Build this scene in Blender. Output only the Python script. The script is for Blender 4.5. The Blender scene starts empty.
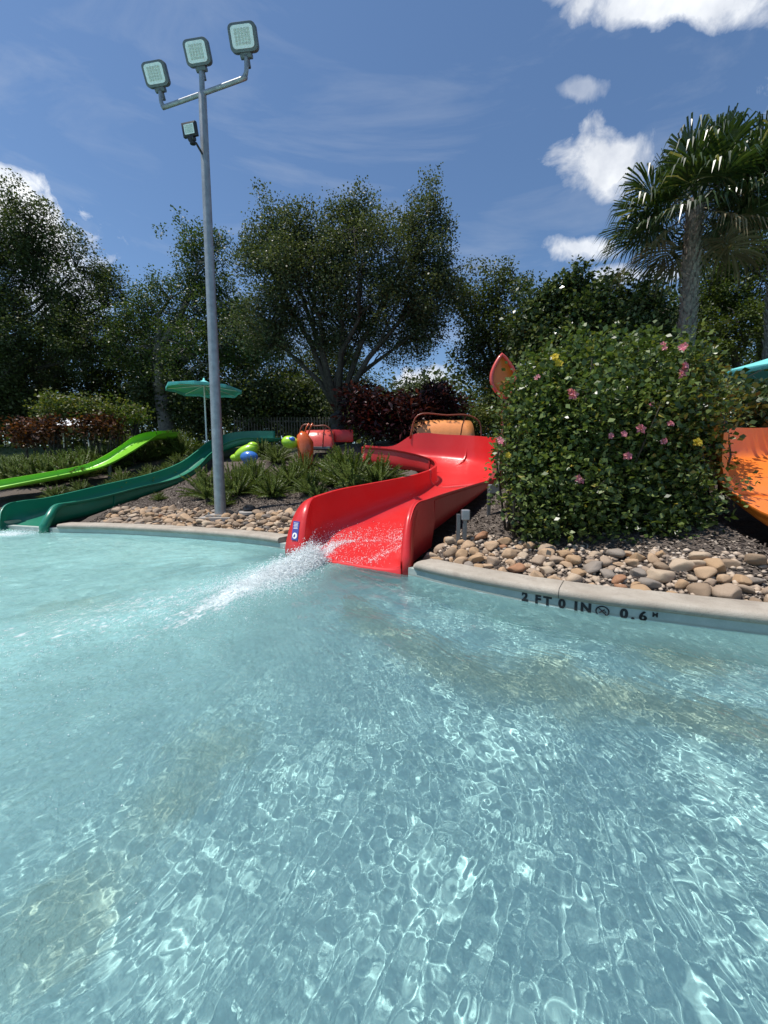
import bpy, bmesh, math, random
import numpy as np
from mathutils import Vector, Matrix, Euler
R = math.radians
random.seed(7)
rng = np.random.default_rng(7)
scene = bpy.context.scene
COL = scene.collection

# ------------------------------------------------------------------ camera
CAMH, F, W, H = 1.15, 385.0, 768, 1024
PITCH = math.atan((512 - 473) / F)
cd = bpy.data.cameras.new('camera'); cam = bpy.data.objects.new('camera', cd); COL.objects.link(cam)
cam.location = (0, 0, CAMH); cam.rotation_euler = (R(90) - PITCH, 0, 0)
cd.sensor_fit = 'VERTICAL'; cd.sensor_height = 36; cd.lens = F / H * 36
cd.clip_start = 0.02; cd.clip_end = 2000
scene.camera = cam


def P(px, py, D):
    """world point at forward distance D (metres along +Y) that sits at this spot of the survey photo"""
    xv = (px - 384) / F; yv = (512 - py) / F
    c, s = math.cos(PITCH), math.sin(PITCH)
    t = D / (c + yv * s)
    return Vector((xv * t, D, CAMH + t * (-s + yv * c)))


# ------------------------------------------------------------------ object helpers
def tag(o, label=None, cat=None, group=None, kind=None):
    if label: o['label'] = label
    if cat: o['category'] = cat
    if group: o['group'] = group
    if kind: o['kind'] = kind
    return o


def link(name, me, mats=None, parent=None, smooth=False):
    o = bpy.data.objects.new(name, me); COL.objects.link(o)
    if mats is not None:
        for m in (mats if isinstance(mats, (list, tuple)) else [mats]): me.materials.append(m)
    if parent is not None: o.parent = parent
    if smooth: me.polygons.foreach_set('use_smooth', [True] * len(me.polygons))
    return o


def empty(name, loc=(0, 0, 0), rz=0):
    o = bpy.data.objects.new(name, None); COL.objects.link(o)
    o.location = loc; o.rotation_euler = (0, 0, rz); o.empty_display_size = .1
    return o


def np_mesh(name, V, Q, mat_idx=None):
    """V (n,3), Q (m,k) with k = 3 or 4"""
    me = bpy.data.meshes.new(name)
    V = np.asarray(V, dtype=np.float32); Q = np.asarray(Q, dtype=np.int32)
    k = Q.shape[1]
    me.vertices.add(len(V)); me.vertices.foreach_set('co', V.ravel())
    me.loops.add(Q.size); me.loops.foreach_set('vertex_index', Q.ravel())
    me.polygons.add(len(Q)); me.polygons.foreach_set('loop_start', np.arange(0, Q.size, k, dtype=np.int32))
    if mat_idx is not None: me.polygons.foreach_set('material_index', np.asarray(mat_idx, dtype=np.int32))
    me.update(calc_edges=True); me.validate()
    return me


class MB:
    """collects shapes for ONE mesh"""
    def __init__(s): s.v = []; s.f = []
    def add(s, V, Fc, M=None):
        b = len(s.v)
        s.v += [tuple((M @ Vector(p)) if M is not None else p) for p in V]
        s.f += [tuple(b + i for i in f) for f in Fc]
    def box(s, sx, sy, sz, M=None, bev=0.0):
        bm = bmesh.new(); bmesh.ops.create_cube(bm, size=1)
        bmesh.ops.scale(bm, vec=(sx, sy, sz), verts=bm.verts)
        if bev: bmesh.ops.bevel(bm, geom=bm.edges[:], offset=bev, segments=2, profile=.5, affect='EDGES')
        s.frombm(bm, M)
    def frombm(s, bm, M=None):
        bm.verts.index_update()
        s.add([v.co[:] for v in bm.verts], [[v.index for v in f.verts] for f in bm.faces], M); bm.free()
    def tube(s, pts, rad, n=10, cap=True):
        pts = [Vector(p) for p in pts]
        if not isinstance(rad, (list, tuple)): rad = [rad] * len(pts)
        b = len(s.v); prev = None
        for i, p in enumerate(pts):
            t = (pts[min(i + 1, len(pts) - 1)] - pts[max(i - 1, 0)]).normalized()
            if prev is None:
                a = t.orthogonal().normalized()
            else:
                a = (prev - t * prev.dot(t))
                a = a.normalized() if a.length > 1e-6 else t.orthogonal().normalized()
            prev = a; c = t.cross(a)
            for k in range(n):
                w = 2 * math.pi * k / n
                s.v.append(tuple(p + (a * math.cos(w) + c * math.sin(w)) * rad[i]))
        for i in range(len(pts) - 1):
            for k in range(n):
                k2 = (k + 1) % n
                s.f.append((b + i * n + k, b + i * n + k2, b + (i + 1) * n + k2, b + (i + 1) * n + k))
        if cap:
            s.f.append(tuple(b + k for k in reversed(range(n))))
            s.f.append(tuple(b + (len(pts) - 1) * n + k for k in range(n)))
    def lathe(s, prof, n=24, M=None):
        V = []; Fc = []
        for r, z in prof:
            for k in range(n):
                w = 2 * math.pi * k / n; V.append((r * math.cos(w), r * math.sin(w), z))
        for i in range(len(prof) - 1):
            for k in range(n):
                k2 = (k + 1) % n; Fc.append((i * n + k, i * n + k2, (i + 1) * n + k2, (i + 1) * n + k))
        Fc.append(tuple(reversed(range(n)))); Fc.append(tuple((len(prof) - 1) * n + k for k in range(n)))
        s.add(V, Fc, M)
    def mesh(s, name):
        me = bpy.data.meshes.new(name); me.from_pydata(s.v, [], s.f); me.update(); return me
    def build(s, name, mats, parent=None, smooth=False, angle=None):
        o = link(name, s.mesh(name), mats, parent, smooth or angle is not None)
        if angle is not None:
            o.data.set_sharp_from_angle(angle=R(angle))
        return o


def copy_tree(o, parent=None):
    c = o.copy(); COL.objects.link(c); c.parent = parent
    for ch in list(o.children): copy_tree(ch, c)
    return c


# ------------------------------------------------------------------ materials
def s2l(c):
    return tuple(((x / 12.92) if x <= .04045 else ((x + .055) / 1.055) ** 2.4) for x in c)


class NT:
    def __init__(s, m):
        m.use_nodes = True; s.t = m.node_tree; s.t.nodes.clear(); s.n = s.t.nodes; s.l = s.t.links
    def node(s, typ, ins=None, **kw):
        n = s.n.new(typ)
        for k, v in kw.items(): setattr(n, k, v)
        if ins:
            for k, v in ins.items():
                so = n.inputs[k]
                if isinstance(v, bpy.types.NodeSocket): s.l.new(v, so)
                else: so.default_value = v
        return n
    def math(s, op, a, b=0.0, c=None, clamp=False):
        ins = {0: a, 1: b}
        if c is not None: ins[2] = c
        return s.node('ShaderNodeMath', ins, operation=op, use_clamp=clamp).outputs[0]
    def mix(s, fac, a, b, blend='MIX'):
        n = s.n.new('ShaderNodeMix'); n.data_type = 'RGBA'; n.blend_type = blend
        for i, v in ((0, fac), (6, a), (7, b)):
            if isinstance(v, bpy.types.NodeSocket): s.l.new(v, n.inputs[i])
            else: n.inputs[i].default_value = v
        return n.outputs[2]
    def ramp(s, fac, stops, interp='LINEAR'):
        n = s.n.new('ShaderNodeValToRGB'); e = n.color_ramp.elements; n.color_ramp.interpolation = interp
        while len(e) < len(stops): e.new(.5)
        for i, (p, c) in enumerate(stops): e[i].position = p; e[i].color = (*c, 1) if len(c) == 3 else c
        s.l.new(fac, n.inputs[0]); return n.outputs[0]
    def noise(s, vec, scale, detail=4, rough=.55, dist=0.0):
        return s.node('ShaderNodeTexNoise', {'Vector': vec, 'Scale': scale, 'Detail': detail, 'Roughness': rough, 'Distortion': dist}).outputs[0]
    def obj(s):
        return s.node('ShaderNodeTexCoord').outputs['Object']
    def geo(s, w='Position'):
        return s.node('ShaderNodeNewGeometry').outputs[w]
    def out(s, sh):
        o = s.n.new('ShaderNodeOutputMaterial'); s.l.new(sh, o.inputs[0])
    def bump(s, h, strength=.3, dist=.01):
        return s.node('ShaderNodeBump', {'Height': h, 'Strength': strength, 'Distance': dist}).outputs[0]


def c4(c): return (*c, 1)


def plain(name, col, rough=.5, metal=0, coat=0, var=.12, scale=6, bump=0, bscale=60, spec=.5, trans=0):
    m = bpy.data.materials.new(name); t = NT(m)
    pos = t.obj(); n = t.noise(pos, scale, 5)
    lo = tuple(max(0, x * (1 - var)) for x in col); hi = tuple(x * (1 + var) for x in col)
    c = t.ramp(n, [(.3, lo), (.7, hi)])
    ins = {'Base Color': c, 'Roughness': t.math('ADD', rough, t.math('MULTIPLY', t.math('SUBTRACT', t.noise(pos, scale * 3, 4), .5), .25), clamp=True), 'Metallic': metal, 'Coat Weight': coat, 'Coat Roughness': .08,
           'Specular IOR Level': spec}
    if bump:
        ins['Normal'] = t.bump(t.noise(pos, bscale, 5, .65), bump, .02)
    t.out(t.node('ShaderNodeBsdfPrincipled', ins).outputs[0])
    return m


def leaf_mat(name, cols, rough=.5, trans=.3, spec=.35):
    m = bpy.data.materials.new(name); t = NT(m)
    r = t.geo('Random Per Island')
    c = t.ramp(r, cols)
    big = t.noise(t.geo('Position'), 1.3, 3)
    c = t.mix(t.math('MULTIPLY', big, .55), c, t.mix(1, c, (.55, .62, .5, 1), 'MULTIPLY'))
    p = t.node('ShaderNodeBsdfPrincipled', {'Base Color': c, 'Roughness': rough, 'Specular IOR Level': spec})
    tr = t.node('ShaderNodeBsdfTranslucent', {'Color': t.mix(1, c, (1.25, 1.3, .5, 1), 'MULTIPLY')})
    t.out(t.node('ShaderNodeMixShader', {0: trans, 1: p.outputs[0], 2: tr.outputs[0]}).outputs[0])
    return m


def plastic(name, col, fade=.1):
    """gel-coated fibreglass: glossy, slightly faded and scuffed"""
    m = bpy.data.materials.new(name); t = NT(m)
    pos = t.geo('Position')
    n = t.noise(pos, 2.2, 6, .6); n2 = t.noise(pos, 38, 5, .7)
    pale = tuple(min(1, x * .8 + .06 + .05 * max(col)) for x in col)
    c = t.mix(t.math('MULTIPLY', t.math('SUBTRACT', n, .35, clamp=True), fade * 4), c4(col), c4(pale))
    c = t.mix(t.math('MULTIPLY', t.math('GREATER_THAN', n2, .66), .18), c, c4(pale))
    rg = t.math('ADD', .26, t.math('MULTIPLY', n2, .22))
    t.out(t.node('ShaderNodeBsdfPrincipled', {'Base Color': c, 'Roughness': rg, 'Specular IOR Level': .5, 'Coat Weight': .12, 'Coat Roughness': .15,
          'Normal': t.bump(t.noise(pos, 5, 3), .12, .03)}).outputs[0])
    return m


M = {}
M['red'] = plastic('red_gelcoat', (.58, .018, .018), .12)
M['orange'] = plastic('orange_gelcoat', (.78, .19, .02))
M['lime'] = plastic('lime_gelcoat', (.20, .52, .02))
M['green'] = plastic('green_gelcoat', (.006, .17, .10))
M['steel'] = plain('galvanised_steel', (.30, .31, .32), .48, .55, var=.18, scale=9, bump=.05)
M['dark_metal'] = plain('dark_lamp_metal', (.13, .145, .15), .5, .4)
M['black'] = plain('black_plastic', (.012, .012, .013), .4)
M['white'] = plain('white_plastic', (.75, .75, .73), .4)
M['grey_post'] = plain('grey_post_metal', (.16, .165, .17), .5, .6)
M['concrete'] = plain('concrete_footing', (.33, .30, .27), .85, bump=.4)
M['lens'] = plain('lamp_glass', (.80, .86, .82), .35, coat=.1, var=.1, scale=30)
M['led'] = plain('led_array', (.55, .6, .52), .3, var=.25, scale=60)
M['teal'] = plain('turquoise_canvas', (.15, .56, .54), .8, var=.12, scale=3, bump=.1)
M['teal_dark'] = plain('dark_turquoise_canvas', (.03, .22, .20), .8)
M['bark'] = plain('oak_bark', (.05, .042, .035), .95, var=.5, scale=12, bump=.9, bscale=26)
M['bark_grey'] = plain('grey_bark', (.16, .14, .12), .95, var=.4, scale=12, bump=.9, bscale=26)
M['stem'] = plain('woody_stem', (.07, .055, .04), .9, var=.4, scale=20)
M['boots'] = plain('palm_boots', (.19, .155, .13), .95, var=.5, scale=14, bump=.9, bscale=24)
M['brown_tube'] = plain('brown_rail', (.20, .05, .025), .4)
M['roof_white'] = plain('pale_roof', (.7, .7, .7), .6)
M['blue'] = plain('blue_paint', (.03, .12, .45), .4)
M['navy'] = plain('sticker_blue', (.05, .06, .26), .5)
M['letter'] = plain('black_letter_paint', (.012, .012, .014), .6)
M['mark_red'] = plain('red_sticker_print', (.5, .05, .05), .5)
M['wood'] = plain('dark_fence_wood', (.10, .085, .07), .9, var=.4)

oak = [(0, (.028, .042, .015)), (.45, (.055, .078, .026)), (.8, (.095, .115, .045)), (1, (.13, .145, .07))]
M['oak'] = leaf_mat('oak_leaves', oak, .5)
M['oak2'] = leaf_mat('oak_leaves_fresh', [(0, (.03, .05, .015)), (.6, (.06, .095, .025)), (1, (.12, .15, .05))], .45)
M['olive'] = leaf_mat('grey_green_leaves', [(0, (.03, .042, .018)), (.5, (.07, .088, .04)), (1, (.15, .165, .10))], .45)
M['broad'] = leaf_mat('broad_dark_leaves', [(0, (.018, .035, .012)), (.55, (.045, .075, .025)), (.75, (.10, .13, .055)), (1, (.26, .29, .16))], .3, .2)  # palest leaf tones put sunlit highlights into the colour
M['right'] = leaf_mat('yellow_green_leaves', [(0, (.04, .06, .015)), (.6, (.08, .11, .025)), (1, (.15, .18, .04))], .5)
M['hib'] = leaf_mat('hibiscus_leaves', [(0, (.034, .058, .016)), (.5, (.09, .13, .032)), (.8, (.17, .215, .065)), (.965, (.2, .25, .09)), (.985, (.30, .27, .05)), (1, (.36, .29, .05))], .35, .25, .4)
M['hedge'] = leaf_mat('hedge_leaves', [(0, (.05, .075, .015)), (.6, (.11, .14, .03)), (1, (.22, .2, .06))], .5)
M['redleaf'] = leaf_mat('copper_leaves', [(0, (.03, .012, .008)), (.6, (.10, .03, .014)), (1, (.2, .07, .025))], .5)
M['purple'] = leaf_mat('burgundy_leaves', [(0, (.014, .005, .007)), (.6, (.04, .010, .013)), (1, (.11, .03, .033))], .4)
M['coontie'] = leaf_mat('foxtail_fronds', [(0, (.06, .095, .018)), (.5, (.14, .195, .04)), (1, (.30, .35, .10))], .42, .2)
M['palm'] = leaf_mat('palm_fronds', [(0, (.02, .038, .012)), (.6, (.045, .075, .02)), (.93, (.08, .11, .035)), (1, (.28, .25, .12))], .36, .25, .6)
M['palmdry'] = leaf_mat('dry_palm_frond', [(0, (.13, .09, .05)), (1, (.32, .25, .15))], .6, .2)
M['grass'] = leaf_mat('lawn_blades', [(0, (.05, .08, .02)), (1, (.12, .16, .05))], .6)
M['pink'] = leaf_mat('pink_petals', [(0, (.7, .18, .28)), (1, (.85, .38, .45))], .5, .35)
M['yellow'] = leaf_mat('yellow_petals', [(0, (.6, .42, .03)), (1, (.75, .58, .1))], .5, .35)


def gel(name, col):
    return plain(name, col, .3, coat=.3, var=.1)


M['fig_lime'] = gel('lime_paint', (.36, .62, .03)); M['fig_orange'] = gel('burnt_orange_paint', (.55, .10, .02))
M['fig_blue'] = gel('bright_blue_paint', (.04, .16, .5)); M['faded_red'] = gel('faded_red_paint', (.62, .08, .06))
M['pale_orange'] = gel('pale_orange_paint', (.80, .30, .10))

# ground: bark mulch round the pool, lawn behind
m = bpy.data.materials.new('mulch_and_lawn'); t = NT(m)
pos = t.geo('Position')
n1 = t.noise(pos, 55, 6, .7); n2 = t.noise(pos, 1.1, 4)
mul = t.ramp(n1, [(.3, (.05, .038, .030)), (.55, (.125, .10, .082)), (.75, (.26, .22, .19))])
mul = t.mix(t.math('MULTIPLY', n2, .6), mul, t.mix(1, mul, (.6, .55, .5, 1), 'MULTIPLY'))
gr = t.ramp(t.noise(pos, 7, 6, .7), [(.3, (.035, .06, .015)), (.7, (.09, .12, .035))])
sx = t.node('ShaderNodeSeparateXYZ', {0: pos})
far = t.math('MULTIPLY', t.math('ADD', t.math('SUBTRACT', sx.outputs[1], 13.0), t.math('MULTIPLY', t.math('SUBTRACT', n2, .5), 4.0)), .8, clamp=True)
c = t.mix(far, mul, gr)
t.out(t.node('ShaderNodeBsdfPrincipled', {'Base Color': c, 'Roughness': .95, 'Normal': t.bump(n1, .8, .03)}).outputs[0])
M['ground'] = m

# river stones
m = bpy.data.materials.new('river_stone'); t = NT(m)
pos = t.obj(); rnd = t.node('ShaderNodeObjectInfo').outputs['Random']
base = t.ramp(rnd, [(0, (.34, .25, .17)), (.2, (.50, .34, .20)), (.4, (.44, .34, .25)), (.55, (.55, .39, .25)), (.8, (.32, .28, .24)), (.87, (.56, .45, .33)), (.97, (.42, .22, .12))], 'CONSTANT')
n1 = t.noise(pos, 9, 6, .65, .8); n2 = t.noise(pos, 70, 4, .6)
c = t.mix(t.math('MULTIPLY', n1, .8), base, t.mix(1, base, (.68, .58, .50, 1), 'MULTIPLY'))
c = t.mix(t.math('MULTIPLY', t.math('GREATER_THAN', n2, .6), .25), c, (.12, .09, .07, 1))
t.out(t.node('ShaderNodeBsdfPrincipled', {'Base Color': c, 'Roughness': .75, 'Normal': t.bump(t.noise(pos, 24, 6, .7), .55, .03)}).outputs[0])
M['stone'] = m

# coping concrete, pool plaster
m = bpy.data.materials.new('coping_concrete'); t = NT(m)
pos = t.geo('Position')
n1 = t.noise(pos, 3, 6, .65); n2 = t.noise(pos, 120, 4, .7); n3 = t.noise(pos, 9, 6, .7, 1.0)
c = t.ramp(n1, [(.3, (.30, .26, .21)), (.7, (.43, .385, .32))])
c = t.mix(t.math('MULTIPLY', t.math('GREATER_THAN', n2, .58), .35), c, (.2, .155, .125, 1))
c = t.mix(t.math('MULTIPLY', t.math('SUBTRACT', n3, .52, clamp=True), 3.0, clamp=True), c, (.24, .2, .165, 1))
t.out(t.node('ShaderNodeBsdfPrincipled', {'Base Color': c, 'Roughness': .85, 'Normal': t.bump(t.math('ADD', n2, n3), .4, .01)}).outputs[0])
M['coping'] = m

m = bpy.data.materials.new('pool_plaster'); t = NT(m)
pos = t.geo('Position')
n1 = t.noise(pos, 1.5, 6, .6); n2 = t.noise(pos, 90, 3); n4 = t.noise(pos, .75, 3, .5, .6)
c = t.ramp(n1, [(.3, (.68, .83, .79)), (.7, (.76, .89, .85))])
c = t.mix(t.math('MULTIPLY', t.math('GREATER_THAN', n2, .6), .2), c, (.42, .56, .54, 1))
wat = t.node('ShaderNodeAttribute', attribute_name='brown_patch').outputs['Fac']
brown_patch = t.math('MULTIPLY', t.math('SUBTRACT', t.math('ADD', t.math('MULTIPLY', wat, .62), t.math('MULTIPLY', t.noise(pos, 5, 5, .65, .5), .5)), .48, clamp=True), 3.2, clamp=True)
c = t.mix(t.math('MULTIPLY', brown_patch, .8), c, (.56, .47, .31, 1))
t.out(t.node('ShaderNodeBsdfPrincipled', {'Base Color': c, 'Roughness': .7}).outputs[0])
M['plaster'] = m

# water
m = bpy.data.materials.new('pool_water'); t = NT(m)
pos = t.geo('Position')
at = t.node('ShaderNodeAttribute', attribute_name='foam').outputs['Fac']
v1 = t.node('ShaderNodeMapping', {'Vector': pos, 'Rotation': (0, 0, R(111))}).outputs[0]
v2 = t.node('ShaderNodeMapping', {'Vector': v1, 'Scale': (.35, 1, 1)}).outputs[0]
fn = t.noise(v2, 30, 9, .72, .8)
fmask = t.math('MULTIPLY', t.math('SUBTRACT', t.math('ADD', at, t.math('MULTIPLY', t.math('SUBTRACT', fn, .5), 1.5)), .33), 2.2, clamp=True)
fmask = t.math('MULTIPLY', fmask, t.math('GREATER_THAN', at, .02))
gl = t.node('ShaderNodeBsdfGlass', {'Color': (.80, .955, .96, 1), 'Roughness': 0.0, 'IOR': 1.333})
mk = t.node('ShaderNodeAttribute', attribute_name='milk').outputs['Fac']
mn = t.noise(pos, 1.6, 5, .6, 1.0)
mfac = t.math('ADD', t.math('MULTIPLY', t.math('MULTIPLY', mk, t.math('ADD', .3, mn)), .54), .12)
fmask = t.math('MAXIMUM', fmask, mfac)
pcol = t.mix(t.math('GREATER_THAN', fmask, t.math('ADD', mfac, .02)), (.42, .76, .73, 1), (.80, .90, .90, 1))
mp = t.node('ShaderNodeMapping', {'Vector': pos, 'Scale': (1, 1, 1)}).outputs[0]
fb = t.bump(t.math('ADD', t.noise(mp, 34, 6, .62, .8), t.math('MULTIPLY', t.noise(mp, 90, 4, .6, .5), .3)), .8, .022)
milk = t.node('ShaderNodeBsdfPrincipled', {'Base Color': pcol, 'Roughness': .10, 'IOR': 1.33, 'Normal': fb})
t.out(t.node('ShaderNodeMixShader', {0: fmask, 1: gl.outputs[0], 2: milk.outputs[0]}).outputs[0])
M['water'] = m
M['foam'] = plain('white_foam', (.86, .92, .92), .25, var=.04)

# ------------------------------------------------------------------ pool edge line (where the water meets the wall)
KERB = [(-40, 10.5), (-14, 9.2), (-9.5, 8.3), (-7.6, 7.75), (-6.4, 7.4), (-5.35, 7.26), (-4.24, 6.97), (-3.15, 6.6), (-2.14, 6.15), (-1.48, 5.72), (-.55, 5.03), (.18, 4.36),
        (.66, 3.87), (1.2, 3.42), (1.72, 3.08), (2.2, 2.86), (2.65, 2.66), (3.6, 2.3), (5, 2.0), (8, 1.7), (40, 1.5)]


def catmull(pts, n):
    out = []
    pts = [Vector(p) for p in pts]
    for i in range(len(pts) - 1):
        p0 = pts[max(i - 1, 0)]; p1 = pts[i]; p2 = pts[i + 1]; p3 = pts[min(i + 2, len(pts) - 1)]
        for k in range(n):
            u = k / n
            a = (p2 - p0) * .5; b = (p3 - p1) * .5
            if i == 0: a = (p2 - p1)
            h1 = 2 * u**3 - 3 * u**2 + 1; h2 = -2 * u**3 + 3 * u**2; h3 = u**3 - 2 * u**2 + u; h4 = u**3 - u**2
            out.append(p1 * h1 + p2 * h2 + a * h3 + b * h4)
    out.append(pts[-1])
    return out


KL = catmull([(x, y, 0) for x, y in KERB[1:-1]], 6)
KL = [Vector((-40, 10.5, 0))] + KL + [Vector((40, 1.5, 0))]
KN = np.array([[p.x, p.y] for p in KL])


def kdist(X, Y):
    """signed distance to the pool edge, positive on the land side"""
    X = np.asarray(X, float); Y = np.asarray(Y, float)
    best = np.full(X.shape, 1e9)
    for a, b in zip(KN[:-1], KN[1:]):
        ab = b - a; L = ab @ ab
        tt = np.clip(((X - a[0]) * ab[0] + (Y - a[1]) * ab[1]) / L, 0, 1)
        d = np.hypot(X - a[0] - tt * ab[0], Y - a[1] - tt * ab[1])
        best = np.minimum(best, d)
    yk = np.interp(X, KN[:, 0], KN[:, 1])
    return np.where(Y > yk, best, -best)


# ------------------------------------------------------------------ slides as station tables
def stations(rows):
    return [dict(L=r[0], R=r[1], zl=r[2], zr=r[3]) for r in rows]


V3 = Vector
red_low = [
    (P(303, 549, 5.2), P(402, 560, 4.32), .02, .02),
    (P(305, 528, 5.32), P(404, 534, 4.45), .03, .03),
    (P(308, 510, 5.46), P(408, 514, 4.6), .045, .045),
    (P(313, 499, 5.7), P(414, 503, 4.85), .07, .07),
    (P(325, 494, 6.0), P(425, 499, 5.2), .12, .12),
    (P(345, 488.5, 6.35), P(441, 493.5, 5.75), .20, .2),
    (P(372, 483.5, 6.9), P(458, 488.5, 6.5), .34, .34),
    (P(413, 475.6, 7.9), P(480, 482, 7.6), .60, .62),
    (P(431, 470, 8.7), P(495, 478, 8.5), .80, .90)]
red_high = [
    (P(431, 470, 8.7), P(495, 440, 8.55), .80, .93),
    (P(437, 465, 9.25), P(497, 438.5, 9.5), .92, 1.2),
    (P(433, 459.5, 9.7), P(476, 436, 10.7), 1.05, 1.42),
    (P(420, 455, 10.0), P(445, 434.5, 11.25), 1.15, 1.55),
    (P(402, 451, 10.25), P(416, 433.5, 11.5), 1.22, 1.62),
    (P(385, 448.5, 10.5), P(392, 446, 11.9), 1.3, 1.5),
    (P(362, 447, 10.8), P(364, 445, 12.2), 1.4, 1.5)]
green_rows = [
    (P(0, 522, 7.65), P(40, 526, 7.35), -.03, -.03),
    (P(2, 511, 7.8), P(47, 514, 7.5), .0, .0),
    (P(9, 504, 8.0), P(55, 505, 7.75), .05, .05),
    (P(25, 500.5, 8.3), P(72, 502, 8.1), .12, .12),
    (P(51, 497, 8.9), P(101, 496.5, 8.65), .22, .22),
    (P(101, 485.5, 10.0), P(140, 486.5, 9.75), .48, .48),
    (P(152, 473.5, 11.2), P(176, 478, 10.95), .80, .80),
    (P(180, 463, 12.0), P(197, 466, 11.75), 1.13, 1.13),
    (P(196, 452, 12.6), P(209, 454, 12.3), 1.5, 1.5),
    (P(210, 441, 13.2), P(225, 443, 12.8), 1.85, 1.85),
    (P(228, 433.5, 13.8), P(242, 438, 13.0), 2.1, 2.05),
    (P(250, 431, 14.1), P(262, 438, 13.2), 2.2, 2.15),
    (P(275, 431, 14.2), P(280, 438, 13.3), 2.25, 2.25)]
lime_rows = [
    (P(-100, 498, 8.9), P(-85, 505, 8.2), .35, .35),
    (P(-45, 489, 9.5), P(-40, 497, 8.8), .55, .55),
    (P(0, 480, 10.1), P(0, 487.5, 9.4), .75, .75),
    (P(51, 471.5, 11.0), P(62, 475, 10.3), 1.0, 1.0),
    (P(85, 464.5, 11.7), P(95, 468.5, 11.0), 1.22, 1.22),
    (P(104, 456, 12.1), P(114, 461, 11.4), 1.45, 1.45),
    (P(120, 446, 12.6), P(130, 452, 11.9), 1.80, 1.80),
    (P(135, 436, 13.1), P(146, 442, 12.4), 2.12, 2.12),
    (P(152, 431.5, 13.8), P(160, 434, 13.1), 2.3, 2.3),
    (P(172, 430.5, 14.8), P(180, 432, 14.1), 2.4, 2.4)]
orange_low = [
    (V3((4.2, 1.75, .15)), V3((5.75, 1.6, .2)), -.03, -.03),
    (V3((4.17, 2.1, .5)), V3((5.72, 2.0, .55)), .05, .05),
    (V3((4.12, 2.7, .58)), V3((5.68, 2.6, .68)), .14, .14),
    (V3((4.05, 3.4, .64)), V3((5.62, 3.3, .85)), .32, .32),
    (V3((3.99, 4.0, .75)), V3((5.55, 3.95, 1.05)), .60, .55),
    (V3((4.02, 4.6, 1.07)), V3((5.5, 4.5, 1.3)), .93, .8)]
orange_high = [
    (V3((4.05, 4.62, 1.62)), V3((5.5, 4.5, 1.3)), .93, .8),
    (V3((4.25, 5.1, 1.78)), V3((5.75, 4.65, 1.42)), 1.15, .95),
    (V3((4.8, 5.55, 1.8)), V3((6.1, 4.6, 1.5)), 1.3, 1.05),
    (V3((5.8, 5.75, 1.82)), V3((6.8, 4.4, 1.6)), 1.36, 1.2),
    (V3((7.5, 5.6, 1.95)), V3((8.0, 4.2, 1.8)), 1.5, 1.4)]


def dense(rows, n=6):
    Ls = catmull([r[0] for r in rows], n); Rs = catmull([r[1] for r in rows], n)
    fl = catmull([(r[2], r[3], 0) for r in rows], n)
    return list(zip(Ls, Rs, [f.x for f in fl], [f.y for f in fl]))


NPHI = 30
LIP = .055


def section(L, Rr, zl, zr, n=4.2):
    u = Vector((Rr.x - L.x, Rr.y - L.y, 0)); w = u.length; u.normalize()
    pts = []
    pts.append(Vector((L.x, L.y, L.z - .05)) - u * LIP)
    pts.append(Vector((L.x, L.y, L.z + .004)) - u * LIP)
    for k in range(NPHI + 1):
        ph = -math.pi / 2 + math.pi * k / NPHI
        s, c = math.sin(ph), max(0.0, math.cos(ph))
        x = w / 2 * (1 + math.copysign(abs(s) ** (2 / n), s))
        q = c ** (2 / n)
        f = zl + (zr - zl) * (x / w)
        top = L.z if s < 0 else Rr.z
        pts.append(Vector((L.x, L.y, 0)) + u * x + Vector((0, 0, f + (max(top, f) - f) * (1 - q))))
    pts.append(Vector((Rr.x, Rr.y, Rr.z + .004)) + u * LIP)
    pts.append(Vector((Rr.x, Rr.y, Rr.z - .05)) + u * LIP)
    return pts


def channel(name, rows, mat, parent, thick=.025, n=6, sq=4.2):
    D = dense(rows, n)
    secs = [section(*d, sq) for d in D]
    k = len(secs[0])
    V = [tuple(p) for s in secs for p in s]
    Fc = [(i * k + j, (i + 1) * k + j, (i + 1) * k + j + 1, i * k + j + 1) for i in range(len(secs) - 1) for j in range(k - 1)]
    me = bpy.data.meshes.new(name); me.from_pydata(V, [], Fc); me.update()
    o = link(name, me, mat, parent, True)
    md = o.modifiers.new('shell', 'SOLIDIFY'); md.thickness = thick; md.offset = 1 if me.polygons[k].normal.z < 0 else -1
    me.set_sharp_from_angle(angle=R(50))
    return o


def flange(name, row, dirv, mat, parent, h=.07, t=.03):
    """raised joint ring under and outside one section of a channel"""
    s = section(*row)[2:-2]
    dirv = Vector(dirv).normalized()
    V = []; Fc = []
    n = len(s)
    for i, p in enumerate(s):
        tg = (s[min(i + 1, n - 1)] - s[max(i - 1, 0)]).normalized()
        outw = tg.cross(dirv).normalized()
        mid = (s[0] + s[-1]) * .5
        if outw.dot(p - mid) < 0 and abs(outw.z) < .6: outw = -outw
        if abs(outw.z) >= .6 and outw.z > 0: outw = -outw
        for a, b in ((.004, 0), (h, 0), (h, t), (.004, t)):
            V.append(tuple(p + outw * a + dirv * b))
    for i in range(n - 1):
        for j in range(4):
            j2 = (j + 1) % 4
            Fc.append((i * 4 + j, i * 4 + j2, (i + 1) * 4 + j2, (i + 1) * 4 + j))
    Fc.append((0, 1, 2, 3)); Fc.append(tuple((n - 1) * 4 + j for j in (3, 2, 1, 0)))
    mb = MB(); mb.add(V, Fc); return mb.build(name, mat, parent)


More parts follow.
